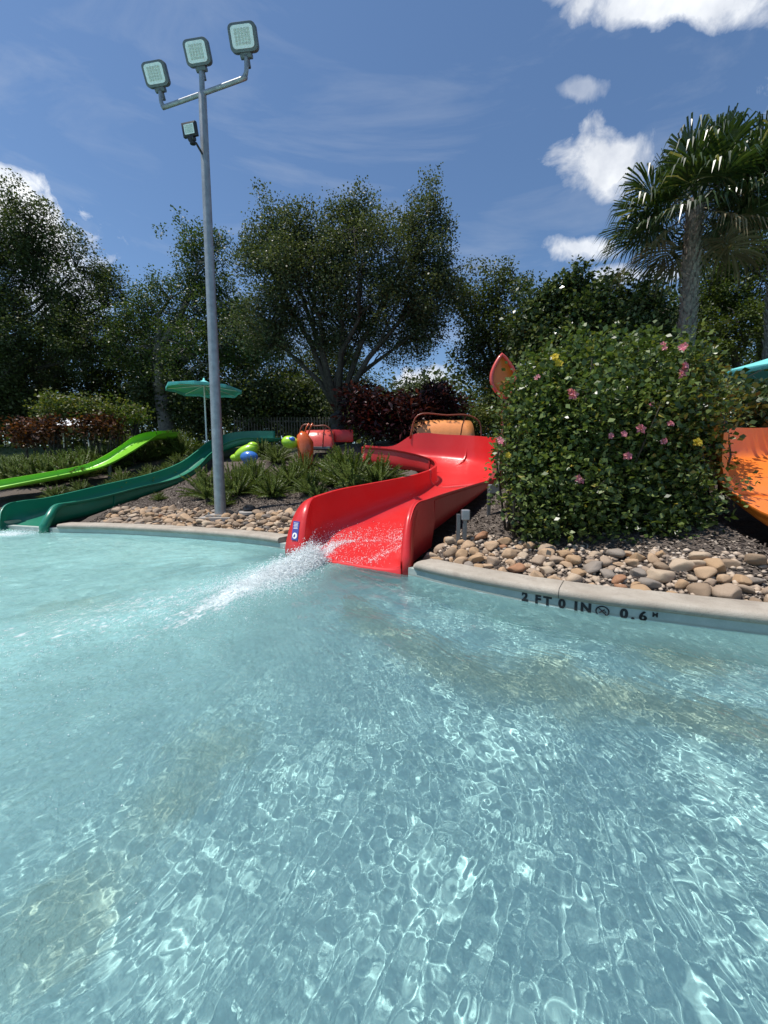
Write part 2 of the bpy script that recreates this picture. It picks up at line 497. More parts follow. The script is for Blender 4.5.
# corridors where the ground is cut down under the slides
CORR = []
for rows in (red_low, red_high, green_rows, lime_rows, orange_low, orange_high):
    for L, Rr, zl, zr in dense(rows, 4):
        CORR.append(((L.x + Rr.x) / 2, (L.y + Rr.y) / 2, (Rr - L).xy.length / 2, min(zl, zr)))
CORR = np.array(CORR)


def ground_h(X, Y):
    X = np.asarray(X, float); Y = np.asarray(Y, float)
    d = kdist(X, Y)
    h = np.interp(d, [-.02, .07, .16, .34, .8, 1.3, 3, 4.5, 7.5, 9, 400], [-.8, -.8, .06, .13, .27, .42, .80, 1.15, 2.2, 2.3, 2.3])
    bumpy = .05 * np.sin(X * 1.7 + 1) * np.cos(Y * 1.3) + .03 * np.sin(X * 4.1 + Y * 2.3)
    h = h + np.where(d > .5, bumpy * np.clip(d - .5, 0, 1), 0)
    for cx, cy, w, z in CORR:
        r = np.hypot(X - cx, Y - cy) - w - .08
        lim = z - .16 + np.clip(r, 0, None) * 1.1
        h = np.where(d > -.02, np.minimum(h, np.maximum(lim, -.12)), h)
    return h


def gz(x, y): return float(ground_h(np.array([x]), np.array([y]))[0])


# ------------------------------------------------------------------ ground sheet
def axis(segs):
    out = []
    for a, b, n in segs: out += list(np.linspace(a, b, n, endpoint=False))
    out.append(segs[-1][1]); return np.array(out)


gx = axis([(-600, -60, 8), (-60, -16, 40), (-16, -9.5, 60), (-9.5, 6, 310), (6, 16, 60), (16, 60, 30), (60, 600, 8)])
gy = axis([(-600, -20, 6), (-20, 1.2, 10), (1.2, 9, 195), (9, 16, 80), (16, 60, 50), (60, 900, 10)])
GX, GY = np.meshgrid(gx, gy)
GZ = ground_h(GX, GY)
V = np.stack([GX.ravel(), GY.ravel(), GZ.ravel()], 1)
nx, ny = len(gx), len(gy)
I = np.arange(nx * ny).reshape(ny, nx)
Q = np.stack([I[:-1, :-1].ravel(), I[:-1, 1:].ravel(), I[1:, 1:].ravel(), I[1:, :-1].ravel()], 1)
g = link('ground', np_mesh('ground', V, Q), M['ground'], smooth=True); tag(g, kind='structure')

# pool floor
fx = axis([(-42, -9, 40), (-9, 5, 200), (5, 42, 40)]); fy = axis([(-30, -1, 30), (-1, 8, 160), (8, 11, 10)])
FX, FY = np.meshgrid(fx, fy); FZ = -.6 + .02 * np.sin(FX * .8) * np.cos(FY * .7)
fd = kdist(FX, FY)
brown_patch = .9 * np.exp(-((fd + .85 + .1 * np.sin(FX * 3)) / .38) ** 2) * (FX > -.4)  # browner floor tone: a band along the right edge plus round patches
for px_, py_, rr_ in ((200, 790, .30), (150, 850, .25), (20, 990, .3), (690, 690, .5), (560, 700, .3), (60, 640, .5)):
    D_ = 1.6 * F / (py_ - 473); X_ = (px_ - 384) / F * D_
    brown_patch = np.maximum(brown_patch, .95 * np.exp(-(((FX - X_) ** 2 + (FY - D_) ** 2) / rr_ ** 2)))
I = np.arange(FX.size).reshape(FX.shape)
Q = np.stack([I[:-1, :-1].ravel(), I[:-1, 1:].ravel(), I[1:, 1:].ravel(), I[1:, :-1].ravel()], 1)
pf = link('pool_floor', np_mesh('pool_floor', np.stack([FX.ravel(), FY.ravel(), FZ.ravel()], 1), Q), M['plaster'], smooth=True)
wa_ = pf.data.attributes.new('brown_patch', 'FLOAT', 'POINT'); wa_.data.foreach_set('value', brown_patch.ravel().astype(np.float32))
tag(pf, kind='structure')

# ------------------------------------------------------------------ water surface: spectrum of ripples on a fine sheet
N = 2048; S = 11.0
kx = np.fft.fftfreq(N, S / N) * 2 * np.pi
KX, KY = np.meshgrid(kx, kx); K = np.hypot(KX, KY); K[0, 0] = 1


def spectrum(kp, width, slope, ang, spread, seed, cutoff=95):
    r = np.random.default_rng(seed)
    ph = r.normal(size=(N, N)) + 1j * r.normal(size=(N, N))
    A = np.exp(-(np.log(K / kp) / width) ** 2) + .9 * (K / kp) ** (-slope) * (K > kp)
    A *= np.exp(-(K / cutoff) ** 2)
    th = np.arctan2(KY, KX) - ang
    A *= (1 - spread) + spread * np.cos(th) ** 2
    A[0, 0] = 0
    z = np.real(np.fft.ifft2(ph * A))
    return z / z.std()


WA = spectrum(74, .6, 2.5, R(20), .3, 1, 200)
WB = spectrum(15, .6, 3.0, R(-35), .4, 2)
WC = spectrum(130, .4, 2.4, R(70), .3, 3, 220)


def samp(A, X, Y):
    u = (X / S * N) % N; v = (Y / S * N) % N
    i0 = np.floor(u).astype(int); j0 = np.floor(v).astype(int); fu = u - i0; fv = v - j0
    # smooth (cubic b-spline like) weights are not needed: grid is as fine as the spectrum
    i1 = (i0 + 1) % N; j1 = (j0 + 1) % N; i0 %= N; j0 %= N
    return (A[j0, i0] * (1 - fu) * (1 - fv) + A[j0, i1] * fu * (1 - fv) + A[j1, i0] * (1 - fu) * fv + A[j1, i1] * fu * fv)


MOUTH = Vector((-.92, 4.95)); JD = Vector((-.36, -.93)).normalized(); JN = Vector((-JD.y, JD.x))


def jet(X, Y):
    a = (X - MOUTH.x) * JD.x + (Y - MOUTH.y) * JD.y
    b = (X - MOUTH.x) * JN.x + (Y - MOUTH.y) * JN.y
    b = b + .10 * np.sin(a * 2.1)
    w = .13 + .16 * np.clip(a, 0, 9)
    return a, b, w


wx = axis([(-42, -12, 50), (-12, -5, 260), (-5, -2.4, 200), (-2.4, 2.6, 800), (2.6, 3.4, 60), (3.4, 9, 100), (9, 42, 30)])
wy = axis([(-30, -2, 30), (-2, .4, 100), (.4, 3.2, 450), (3.2, 5.4, 200), (5.4, 8.2, 150), (8.2, 11, 20)])
WX, WY = np.meshgrid(wx, wy)
step = np.maximum(np.gradient(wx)[None, :], np.gradient(wy)[:, None])
a, b, w = jet(WX, WY)
turb = np.exp(-((b + .1 * a) / (w * 1.6)) ** 2) * np.clip(a + .3, 0, 1) * np.exp(-np.clip(a, 0, 99) / 5)
calm = .95 + .16 * np.sin(WX * .9 + WY * .6) * np.cos(WY * .8 - WX * .3)
near0 = np.clip((7 - np.hypot(WX, WY - 4)) / 3, 0, 1)
pr_ = np.hypot(WX - MOUTH.x, WY - MOUTH.y - .4); pth = np.arctan2(WX - MOUTH.x, -(WY - MOUTH.y - .4)) + .10 * np.sin(pr_ * 1.3) + .012 * samp(WB, WX * .33 + 9, WY * .33 + 9)
polar = samp(WA, pr_ * .22 + 30, pth * 4.6 + 30) + .5 * samp(WA, pr_ * .6 + 33, pth * 8 + 31) * near0 * .6      # ripples drawn out along the current that fans from the slide
pole2 = samp(WB, pr_ * .5 + 30, pth * 3.2 + 20)
near = np.clip((8.5 - pr_) / 3, 0, 1)
WZ = (samp(WA, WX, WY) * (.0008 - .00035 * near) + polar * .00085 * near + samp(WB, WX, WY) * .0022 + pole2 * .0020 * near) * calm
WZ += samp(WC, WX, WY) * .0002 * np.clip(1.6 - step * 40, 0, 1)
WZ += turb * (samp(WC, WX * .9, WY * .9) * .0012 + samp(WA, WX + 3, WY) * .0022 + samp(WB, WX + 3, WY) * .007 + .012)
WZ *= np.clip(1.4 - step * 4, .25, 1)
d = kdist(WX, WY)
front = 1 / (1 + np.exp(-(a + .05) * 30))
foam = 1.0 * np.exp(-(b / (.13 + .085 * np.clip(a, 0, 9))) ** 2) * np.exp(-(np.clip(a, 0, 99) / 2.7) ** 2) * front
foam = np.maximum(foam, .50 * np.exp(-((b + .25 * a) / (w * 1.7 + .2)) ** 2) * np.exp(-((a - 2.0) / 2.6) ** 2) * front)
milk = np.clip(.95 * np.exp(-((b + .2 * a) / (.48 + .46 * np.clip(a, 0, 9))) ** 2) * front, 0, 1)
milk = np.maximum(milk, .75 / (1 + np.exp((WX + 1.15 + .15 * WY + .35 * np.sin(WY * 1.9)) * 3.2)))
ga, gb = WX + 7.1, WY - 7.2
foam = np.maximum(foam, .8 * np.exp(-(np.hypot(ga, gb * 1.6) / .55) ** 2))
edge = np.exp(-((d + .02) / .03) ** 2) * .2
foam = np.clip(foam + edge * 0, 0, 1)
V = np.stack([WX.ravel(), WY.ravel(), WZ.ravel()], 1)
I = np.arange(WX.size).reshape(WX.shape)
Q = np.stack([I[:-1, :-1].ravel(), I[:-1, 1:].ravel(), I[1:, 1:].ravel(), I[1:, :-1].ravel()], 1)
dq = np.maximum.reduce([d.ravel()[Q[:, 0]], d.ravel()[Q[:, 1]], d.ravel()[Q[:, 2]], d.ravel()[Q[:, 3]]])
dmin = np.minimum.reduce([d.ravel()[Q[:, i]] for i in range(4)])
Q = Q[dmin < .06]
used = np.unique(Q); remap = np.full(len(V), -1); remap[used] = np.arange(len(used))
wm = np_mesh('pool_water', V[used], remap[Q])
att = wm.attributes.new('milk', 'FLOAT', 'POINT'); att.data.foreach_set('value', milk.ravel()[used].astype(np.float32))
att = wm.attributes.new('foam', 'FLOAT', 'POINT'); att.data.foreach_set('value', foam.ravel()[used].astype(np.float32))
water = link('pool_water', wm, M['water'], smooth=True); tag(water, kind='structure')

# ------------------------------------------------------------------ pool wall and coping
def offset_line(line, off):
    out = []
    for i, p in enumerate(line):
        t_ = (line[min(i + 1, len(line) - 1)] - line[max(i - 1, 0)]); t_.z = 0; t_.normalize()
        out.append(Vector((p.x - t_.y * off, p.y + t_.x * off, 0)))
    return out


def sweep(line, prof, closed=True):
    """prof: list of (offset to land side, z)"""
    V = []; Fc = []
    cols = [offset_line(line, o) for o, z in prof]
    k = len(prof)
    for i in range(len(line)):
        for j in range(k): V.append((cols[j][i].x, cols[j][i].y, prof[j][1]))
    for i in range(len(line) - 1):
        for j in range(k if closed else k - 1):
            j2 = (j + 1) % k; Fc.append((i * k + j, (i + 1) * k + j, (i + 1) * k + j2, i * k + j2))
    if closed:
        Fc.append(tuple(reversed(range(k)))); Fc.append(tuple((len(line) - 1) * k + j for j in range(k)))
    return V, Fc


def resample(line, stepl, x0, x1):
    pts = [];
    for p, q in zip(line[:-1], line[1:]):
        n = max(1, int((q - p).length / stepl))
        for i in range(n): pts.append(p.lerp(q, i / n))
    pts.append(line[-1])
    return [p for p in pts if x0 <= p.x <= x1]


fine = resample(KL, .08, -40, 40)
gapL, gapR = -1.47, .19
m = bpy.data.materials.new('pool_wall_plaster'); t = NT(m)
pos = t.geo('Position'); zz = t.node('ShaderNodeSeparateXYZ', {0: pos}).outputs[2]; n1 = t.noise(pos, 6, 6, .7)
above = t.ramp(n1, [(.3, (.30, .36, .33)), (.7, (.42, .47, .43))]); below = t.ramp(n1, [(.3, (.60, .78, .76)), (.7, (.68, .85, .82))])
c = t.mix(t.math('MULTIPLY', t.math('ADD', zz, .004), 120, clamp=True), below, above)
scum = t.math('MULTIPLY', t.math('SUBTRACT', 1.0, t.math('MULTIPLY', t.math('ABSOLUTE', t.math('SUBTRACT', zz, .012)), 70), clamp=True), t.math('MULTIPLY', n1, .9))
c = t.mix(scum, c, (.25, .24, .18, 1))
t.out(t.node('ShaderNodeBsdfPrincipled', {'Base Color': c, 'Roughness': .65, 'Normal': t.bump(t.noise(pos, 90, 4), .2, .01)}).outputs[0]); M['wall'] = m
pw = empty('pool_side_wall', (0, 5, 0))
tag(pw, 'pale blue plaster side of the pool between coping and water, lettered with the depth', 'pool wall')
mb = MB()
low = [p for p in fine if p.x <= gapL + .1]; hi = [p for p in fine if p.x >= gapR + .07]; mid = [p for p in fine if gapL <= p.x <= gapR + .15]
mb.add(*sweep(low, [(0, -.62), (.12, -.62), (.12, .085), (0, .085)]))
mb.add(*sweep(hi, [(0, -.62), (.12, -.62), (.12, .085), (0, .085)]))
mb.add(*sweep(mid, [(.02, -.62), (.14, -.62), (.14, -.09), (.02, -.09)]))
wall = mb.build('wall', M['wall'], pw); wall.matrix_parent_inverse = Matrix.Translation((0, -5, 0))


def coping_prof():
    pr = [(.02, .075)]
    r = .045
    for k in range(0, 9):
        a_ = -math.pi / 2 - math.pi * k / 8
        pr.append((.012 + math.cos(a_) * r * .9, .122 + math.sin(a_) * r))
    pr += [(.10, .170), (.27, .172), (.30, .16), (.30, .05), (.15, .05)]
    return pr


def coping(name, line, label, round_start=False):
    pr = coping_prof()
    V_, F_ = sweep(line, pr)
    me_ = MB(); me_.add(V_, F_)
    if round_start:   # bull-nosed end beside the slide
        p = line[0]; tdir = (line[1] - line[0]).normalized(); nrm = Vector((-tdir.y, tdir.x, 0))
        bm = bmesh.new(); bmesh.ops.create_uvsphere(bm, u_segments=16, v_segments=8, radius=1)
        Mx = Matrix.Translation(Vector((p.x, p.y, .112)) + nrm * .135) @ Matrix.Rotation(math.atan2(tdir.y, tdir.x), 4, 'Z') @ Matrix.Diagonal((.09, .158, .055, 1))
        me_.frombm(bm, Mx)
    o = me_.build(name, M['coping'], None, angle=40)
    return tag(o, label, 'pool coping', 'concrete coping along the pool edge')


coping('pool_coping', [p for p in fine if -6.35 <= p.x <= gapL - .02], 'rounded tan concrete coping between the dark green slide and the red slide')
coping('pool_coping', [p for p in fine if p.x >= gapR + .12], 'rounded tan concrete coping right of the red slide, above the depth lettering', True)
coping('pool_coping', [p for p in fine if p.x <= -7.75], 'short stretch of tan coping beyond the dark green slide mouth at the photo edge')

# expansion joints: dark seams across the coping, built as part of each coping would be hidden; lettering
def at_len(line, x):
    for p, q in zip(line[:-1], line[1:]):
        if p.x <= x <= q.x:
            f = (x - p.x) / (q.x - p.x + 1e-9); return p.lerp(q, f), (q - p).normalized()


cop_right = bpy.data.objects['pool_coping.001']
for sx_ in (1.50, 2.95):
    seam = MB()
    p, tdir = at_len(fine, sx_); nrm = Vector((-tdir.y, tdir.x, 0))
    pr = coping_prof()[:-3]
    for w0 in (0,):
        Vs = []; n_ = len(pr)
        for s_ in (-.004, .004):
            for o_, z_ in pr: Vs.append(tuple(p + tdir * (s_ * .6) + nrm * (o_ - (.0015 if o_ < .05 else 0)) + Vector((0, 0, z_ + (.0018 if z_ > .12 else 0)))))
        seam.add(Vs, [(i, i + 1, n_ + i + 1, n_ + i) for i in range(n_ - 1)])
    seam.build('joint', M['letter'], cop_right)

mb = MB()


def glyph(txt, size, x, z, bold=.0055):
    cu = bpy.data.curves.new('t', 'FONT'); cu.body = txt; cu.size = size; cu.align_x = 'CENTER'; cu.extrude = .0012; cu.offset = bold
    ob = bpy.data.objects.new('t', cu); COL.objects.link(ob)
    dg = bpy.context.evaluated_depsgraph_get(); me_ = ob.evaluated_get(dg).to_mesh()
    p, tdir = at_len(fine, x); nrm = Vector((-tdir.y, tdir.x, 0))
    M3 = Matrix(((tdir.x, 0, -nrm.x, p.x - nrm.x * .0035), (tdir.y, 0, -nrm.y, p.y - nrm.y * .0035), (0, 1, 0, z), (0, 0, 0, 1)))
    mb.add([v.co[:] for v in me_.vertices], [list(f.vertices) for f in me_.polygons], M3)
    ob.evaluated_get(dg).to_mesh_clear(); bpy.data.objects.remove(ob); bpy.data.curves.remove(cu)


def kx_at(px):   # x on the edge line under an image column
    xs = [p.x for p in fine if 0.2 < p.x < 3.2]; qs = [384 + F * p.x / (p.y * math.cos(PITCH) + (CAMH - .04) * math.sin(PITCH)) for p in fine if 0.2 < p.x < 3.2]
    return float(np.interp(px, qs, xs))


TX = [('2', 525), ('F', 538), ('T', 547.5), ('0', 562), ('I', 576), ('N', 586), ('0', 624), ('.', 633), ('6', 643)]
for ch, px in TX:
    if ch == '6':
        for k_, dx_ in enumerate((-.0035, 0, .0035)): glyph('6', .105, kx_at(px) + dx_, -.004, .0008)
        continue
    glyph(ch, .105, kx_at(px), .008 - (px - 525) * .00012)
glyph('M', .05, kx_at(655), .036, .0018)
# no-diving roundel
p, tdir = at_len(fine, kx_at(602.5)); nrm = Vector((-tdir.y, tdir.x, 0))
cc = p - nrm * .0045 + Vector((0, 0, .026))


def wallp(u, v): return cc + tdir * u + Vector((0, 0, v))


ring = [wallp(math.cos(a_) * .046, math.sin(a_) * .042) for a_ in np.linspace(0, 2 * math.pi, 33)]
mb.tube(ring, .005, 6); mb.tube([wallp(-.032, .03), wallp(.032, -.03)], .004, 6)
mb.tube([wallp(-.022, -.012), wallp(.0, .004), wallp(.016, .018)], [.004, .006, .004], 6)
mb.tube([wallp(.016, .002), wallp(.026, -.004)], .005, 6)
dm = mb.build('depth_marking', M['letter'], pw); dm.matrix_parent_inverse = Matrix.Translation((0, -5, 0))
dm['label'] = 'black depth lettering 2 FT 0 IN, a no diving symbol and 0.6 M'

# ------------------------------------------------------------------ slides
def root_at(name, p, label, cat, group=None):
    o = empty(name, p); return tag(o, label, cat, group)


def keep(o):
    """children are modelled in world space: cancel the root's transform"""
    par = o.parent
    o.matrix_parent_inverse = Matrix.Translation(-Vector(par.location)); return o


SG = 'winding fibreglass slides that run into the pool'
red = root_at('water_slide', (-.6, 4.9, 0), 'broad glossy red slide winding down to the splash in the middle of the pool edge', 'water slide', SG)
keep(channel('flume', red_low, M['red'], red)); keep(channel('flume', red_high, M['red'], red, sq=8))
dl = dense(red_low); dh = dense(red_high)
M['pale_red'] = plain('worn_red_edge', (.62, .16, .13), .5)
keep(flange('joint_flange', dh[0], (-.15, -1, 0), M['pale_red'], red, .08, .035))
keep(flange('joint_flange', dl[27], (-.5, -.8, 0), M['red'], red, .05, .03))
keep(flange('joint_flange', dh[14], (.9, -.5, 0), M['red'], red, .06, .03))


def lip(rows, side, mat, name, parent, width, back, upto):
    """flared face round the front edge of a mouth wall"""
    D = dense(rows)[:upto]
    V_ = []; Fc = []
    inner = []
    for L, Rr, zl, zr in D:
        u = Vector((Rr.x - L.x, Rr.y - L.y, 0)).normalized()
        inner.append((Vector(L) if side == 'L' else Vector(Rr), -u if side == 'L' else u))
    p0 = inner[0]
    fwd = (inner[0][0] - inner[-1][0]); fwd.z = 0; fwd.normalize()
    inner = [(Vector((p0[0].x, p0[0].y, -.1)), p0[1])] + inner
    n = len(inner)
    for i, (p, o_) in enumerate(inner):
        f = i / (n - 1)
        w = width * (1 - .75 * f ** 1.5)
        lift = Vector((0, 0, .006))
        a0 = p - o_ * .012 + lift + fwd * .01
        b0 = p + o_ * w * .5 + lift + fwd * .012
        c0 = p + o_ * w + fwd * -.02 + Vector((0, 0, -.012))
        d0 = p + o_ * (w + .012) - fwd * back + Vector((0, 0, -.05))
        e0 = p + o_ * (w - .02) - fwd * back * .9 + Vector((0, 0, -.06))
        V_ += [tuple(x) for x in (a0, b0, c0, d0, e0)]
    for i in range(n - 1):
        for j in range(4): Fc.append((i * 5 + j, i * 5 + j + 1, (i + 1) * 5 + j + 1, (i + 1) * 5 + j))
    mb_ = MB(); mb_.add(V_, Fc); o = mb_.build(name, mat, parent, smooth=True)
    md = o.modifiers.new('shell', 'SOLIDIFY'); md.thickness = .012; md.offset = 0
    return keep(o), inner


_, linn = lip(red_low, 'L', M['red'], 'mouth_lip', red, .36, .12, 20)
lip(red_low, 'R', M['red'], 'mouth_lip', red, .09, .12, 22)
# outer skirt of the right mouth wall down to the pool edge
sk = MB(); D = dense(red_low)[:27]; V_ = []
for L, Rr, zl, zr in D:
    u = Vector((Rr.x - L.x, Rr.y - L.y, 0)).normalized()
    V_ += [tuple(Vector((Rr.x, Rr.y, Rr.z - .01)) + u * .06), tuple(Vector((Rr.x, Rr.y, (Rr.z + zr) * .5)) + u * .075), tuple(Vector((Rr.x, Rr.y, zr - .03)) + u * .03)]
sk.add(V_, [(i * 3 + j, (i + 1) * 3 + j, (i + 1) * 3 + j + 1, i * 3 + j + 1) for i in range(len(D) - 1) for j in (0, 1)])
keep(sk.build('side_skirt', M['red'], red, smooth=True))
fs = section(*dl[0])[2:-2]; ln_ = MB(); fv = Vector((-.57, -.82, 0))
fe = [p for p in fs if p.z < .2]
ln_.add([tuple(p + fv * .0 + Vector((0, 0, .002))) for p in fe] + [tuple(p + fv * .03 - Vector((0, 0, .015))) for p in fe] + [tuple(Vector((p.x, p.y, -.14)) + fv * .01) for p in fe],
        [(i + k * len(fe), i + 1 + k * len(fe), i + 1 + (k + 1) * len(fe), i + (k + 1) * len(fe)) for k in (0, 1) for i in range(len(fe) - 1)])
keep(ln_.build('front_edge', M['red'], red, smooth=True))
# rule sticker on the flared face
i0 = 4; p, o_ = linn[i0]
fwd = (linn[1][0] - linn[-1][0]); fwd.z = 0; fwd.normalize()
A = linn[3][0]; B = linn[9][0]
cen = (A + B) * .5 + o_ * .16 + fwd * .018
up = (B - A).normalized(); rt = -o_; nn = rt.cross(up).normalized()
if nn.dot(fwd) < 0: nn = -nn
Ms = Matrix(((rt.x, up.x, nn.x, cen.x + nn.x * .012), (rt.y, up.y, nn.y, cen.y + nn.y * .012), (rt.z, up.z, nn.z, cen.z + nn.z * .012), (0, 0, 0, 1)))
st = MB(); st.box(.125, .28, .006, Ms, .002); sticker = keep(st.build('rule_sticker', M['navy'], red))
sticker['label'] = 'blue rectangular rule sticker with a white disc'
st = MB(); st.lathe([(.045, 0), (.045, .003)], 20, Ms @ Matrix.Translation((0, -.075, .0035)))
st.build('white_disc', M['white'], sticker); st = MB()
for k in range(5): st.box(.085 - .015 * (k % 2), .007, .002, Ms @ Matrix.Translation((0, .03 + k * .02, .0045)))
c_ = st.build('white_lettering', M['white'], sticker)
st = MB(); st.tube([Ms @ Vector((-.015, -.09, .008)), Ms @ Vector((.0, -.075, .008)), Ms @ Vector((.002, -.055, .008))], [.01, .012, .008], 8)
c_ = st.build('printed_figure', M['navy'], sticker)
bpy.context.view_layer.update()

# thin running water on the red slide: droplets and streaks lying on the floor
def slide_point(rows, s, u):
    D = dense(rows); i = min(int(s * (len(D) - 1)), len(D) - 2); f = s * (len(D) - 1) - i
    sec0 = section(*D[i])[2:-2]; sec1 = section(*D[i + 1])[2:-2]
    k = u * (len(sec0) - 1); k0 = int(k); g_ = k - k0; k1 = min(k0 + 1, len(sec0) - 1)
    return sec0[k0].lerp(sec0[k1], g_).lerp(sec1[k0].lerp(sec1[k1], g_), f)


def droplets(name, pts, sizes, dirs=None, stretch=1.0):
    """small octahedral beads of white water as one mesh"""
    pts = np.asarray(pts); n = len(pts); s = np.asarray(sizes)[:, None]
    O = np.array([[1, 0, 0], [0, 1, 0], [-1, 0, 0], [0, -1, 0], [0, 0, 1], [0, 0, -1]], float)
    if dirs is None: dirs = rng.normal(size=(n, 3)); dirs /= np.linalg.norm(dirs, axis=1)[:, None]
    a_ = np.cross(dirs, np.array([0, 0, 1.01])); a_ /= np.linalg.norm(a_, axis=1)[:, None] + 1e-9
    b_ = np.cross(dirs, a_)
    V_ = (pts[:, None, :] + s[:, None] * (O[None, :, 0:1] * dirs[:, None] * stretch + O[None, :, 1:2] * a_[:, None] + O[None, :, 2:3] * b_[:, None]))
    Fq = np.array([[0, 1, 4], [1, 2, 4], [2, 3, 4], [3, 0, 4], [1, 0, 5], [2, 1, 5], [3, 2, 5], [0, 3, 5]])
    Q_ = (np.arange(n)[:, None, None] * 6 + Fq[None]).reshape(-1, 3)
    me_ = np_mesh(name, V_.reshape(-1, 3), Q_)
    return link(name, me_, M['foam'], smooth=True)


D5 = dense(red_low); SECS = [section(*d_)[2:-2] for d_ in D5]
pts, sz, dr = [], [], []
mids_ = [(a_[0] + a_[-1]) * .5 for a_ in SECS]; arc = np.concatenate([[0], np.cumsum([(mids_[q + 1] - mids_[q]).xy.length for q in range(len(mids_) - 1)])])
for _ in range(11000):
    t_ = rng.random() ** 1.15 * 2.6
    if rng.random() < t_ / 3.2: continue
    s_ = float(np.interp(t_, arc, np.arange(len(arc)))) - 1e-4
    if s_ < 0: continue
    u_ = .30 + .15 * t_ + rng.normal() * (.13 - .03 * t_)
    if rng.random() < .4: u_ = .33 + .15 * t_ + .03 * math.sin(t_ * 7) + rng.normal() * .022
    if rng.random() < .12: u_ = .5 + .14 * t_ + rng.normal() * .02
    u_ = float(np.clip(u_, .14, .9))
    i = int(s_); f = s_ - i; k = u_ * (len(SECS[0]) - 1); k0 = int(k); g_ = k - k0
    p = SECS[i][k0].lerp(SECS[i][k0 + 1], g_).lerp(SECS[i + 1][k0].lerp(SECS[i + 1][k0 + 1], g_), f)
    dv = (SECS[i][k0] - SECS[i + 1][k0]).normalized()
    pts.append((p.x, p.y, p.z + .008)); sz.append(.0016 + .0042 * rng.random() ** 2); dr.append(tuple(dv))
o = droplets('slide_spray', pts, sz, np.array(dr), 2.6)
tag(o, 'thin white beads of water running down the red slide floor', 'running water', kind='stuff')

# splash where the slide enters the pool
n = 52000
aa = np.minimum(np.abs(rng.normal(0, .85, n)), rng.uniform(1.2, 2.6, n)) - .08
bb = rng.normal(0, 1, n) * (.085 + .085 * np.clip(aa, 0, 5))
hh = np.abs(rng.normal(0, 1, n)) * (.085 * np.exp(-np.clip(aa - .1, 0, 9) / .7) + .006) + .004
px_ = MOUTH.x + JD.x * aa + JN.x * bb; py_ = MOUTH.y + JD.y * aa + JN.y * bb
sz = (.0014 + .0058 * rng.random(n) ** 3) * np.clip(1.15 - .4 * aa, .35, 1)
dv = np.array([JD.x, JD.y, 0]) + rng.normal(size=(n, 3)) * .45; dv /= np.linalg.norm(dv, axis=1)[:, None]
o = droplets('splash_foam', np.stack([px_, py_, hh], 1), sz, dv, 2.4)
tag(o, 'white splash of foam and droplets at the mouth of the red slide', 'splash', kind='stuff')
# loose bubbles drifting away over the left half of the pool
n = 26000
aa = rng.exponential(1.3, n) + .6; bb = rng.normal(0, 1, n) * (.08 + .13 * aa) - .12 * aa * rng.random(n)
px_ = MOUTH.x + JD.x * aa + JN.x * bb; py_ = MOUTH.y + JD.y * aa + JN.y * bb
hh = samp(WA, px_, py_) * .0042 + samp(WB, px_, py_) * .0075 + .004
ok = (kdist(px_, py_) < -.1)
o = droplets('drifting_bubbles', np.stack([px_, py_, hh], 1)[ok], (.0012 + .0022 * rng.random(n) ** 3)[ok], None, 1.0)
tag(o, 'tiny white bubbles scattered over the churned water left of the splash', 'bubbles', kind='stuff')
n = 1200
px_ = -7.05 + rng.normal(0, .28, n); py_ = 7.25 + rng.normal(0, .2, n)
o = droplets('slide_mouth_foam', np.stack([px_, py_, np.abs(rng.normal(0, .03, n))], 1), .003 + .005 * rng.random(n) ** 2)
tag(o, 'small patch of white foam at the mouth of the dark green slide', 'foam', kind='stuff')

grn = root_at('water_slide', (-7.1, 7.5, 0), 'narrow dark green slide curling down behind the lamp pole to the pool', 'water slide', SG)
keep(channel('flume', green_rows, M['green'], grn))
dg_ = dense(green_rows); keep(flange('joint_flange', dg_[26], (-.3, -1, 0), M['green'], grn, .05, .03)); keep(flange('joint_flange', dg_[44], (-.3, -1, 0), M['green'], grn, .05, .03))
lip(green_rows, 'L', M['green'], 'mouth_lip', grn, .08, .06, 16); lip(green_rows, 'R', M['green'], 'mouth_lip', grn, .10, .08, 20)
lim = root_at('water_slide', (-9, 9.4, .4), 'bright lime green slide swooping down at the left behind the dark green one', 'water slide', SG)
keep(channel('flume', lime_rows, M['lime'], lim))
dm_ = dense(lime_rows); keep(flange('joint_flange', dm_[26], (-.3, -1, 0), M['lime'], lim, .05, .03))
org = root_at('water_slide', (4.9, 2.4, 0), 'glossy orange slide beside the flowering bush at the right', 'water slide', SG)
keep(channel('flume', orange_low, M['orange'], org, sq=7)); keep(channel('flume', orange_high, M['orange'], org, sq=8))
keep(flange('joint_flange', dense(orange_high)[0], (0, -1, 0), M['orange'], org, .06, .03))
# props under the flumes
for root, rows, idx in ((red, red_low, (20, 30, 40)), (red, red_high, (10, 22)), (grn, green_rows, (32,)), (lim, lime_rows, (30,)), (org, orange_low, (16, 26)), (org, orange_high, (14,))):
    D = dense(rows)
    for i in idx:
        L, Rr, zl, zr = D[i]; c_ = (L + Rr) / 2; z1 = (zl + zr) / 2 - .02; z0 = gz(c_.x, c_.y) - .1
        s_ = MB(); s_.tube([(c_.x, c_.y, z0), (c_.x, c_.y, z1)], .06, 10); keep(s_.build('support_post', M['grey_post'], root))

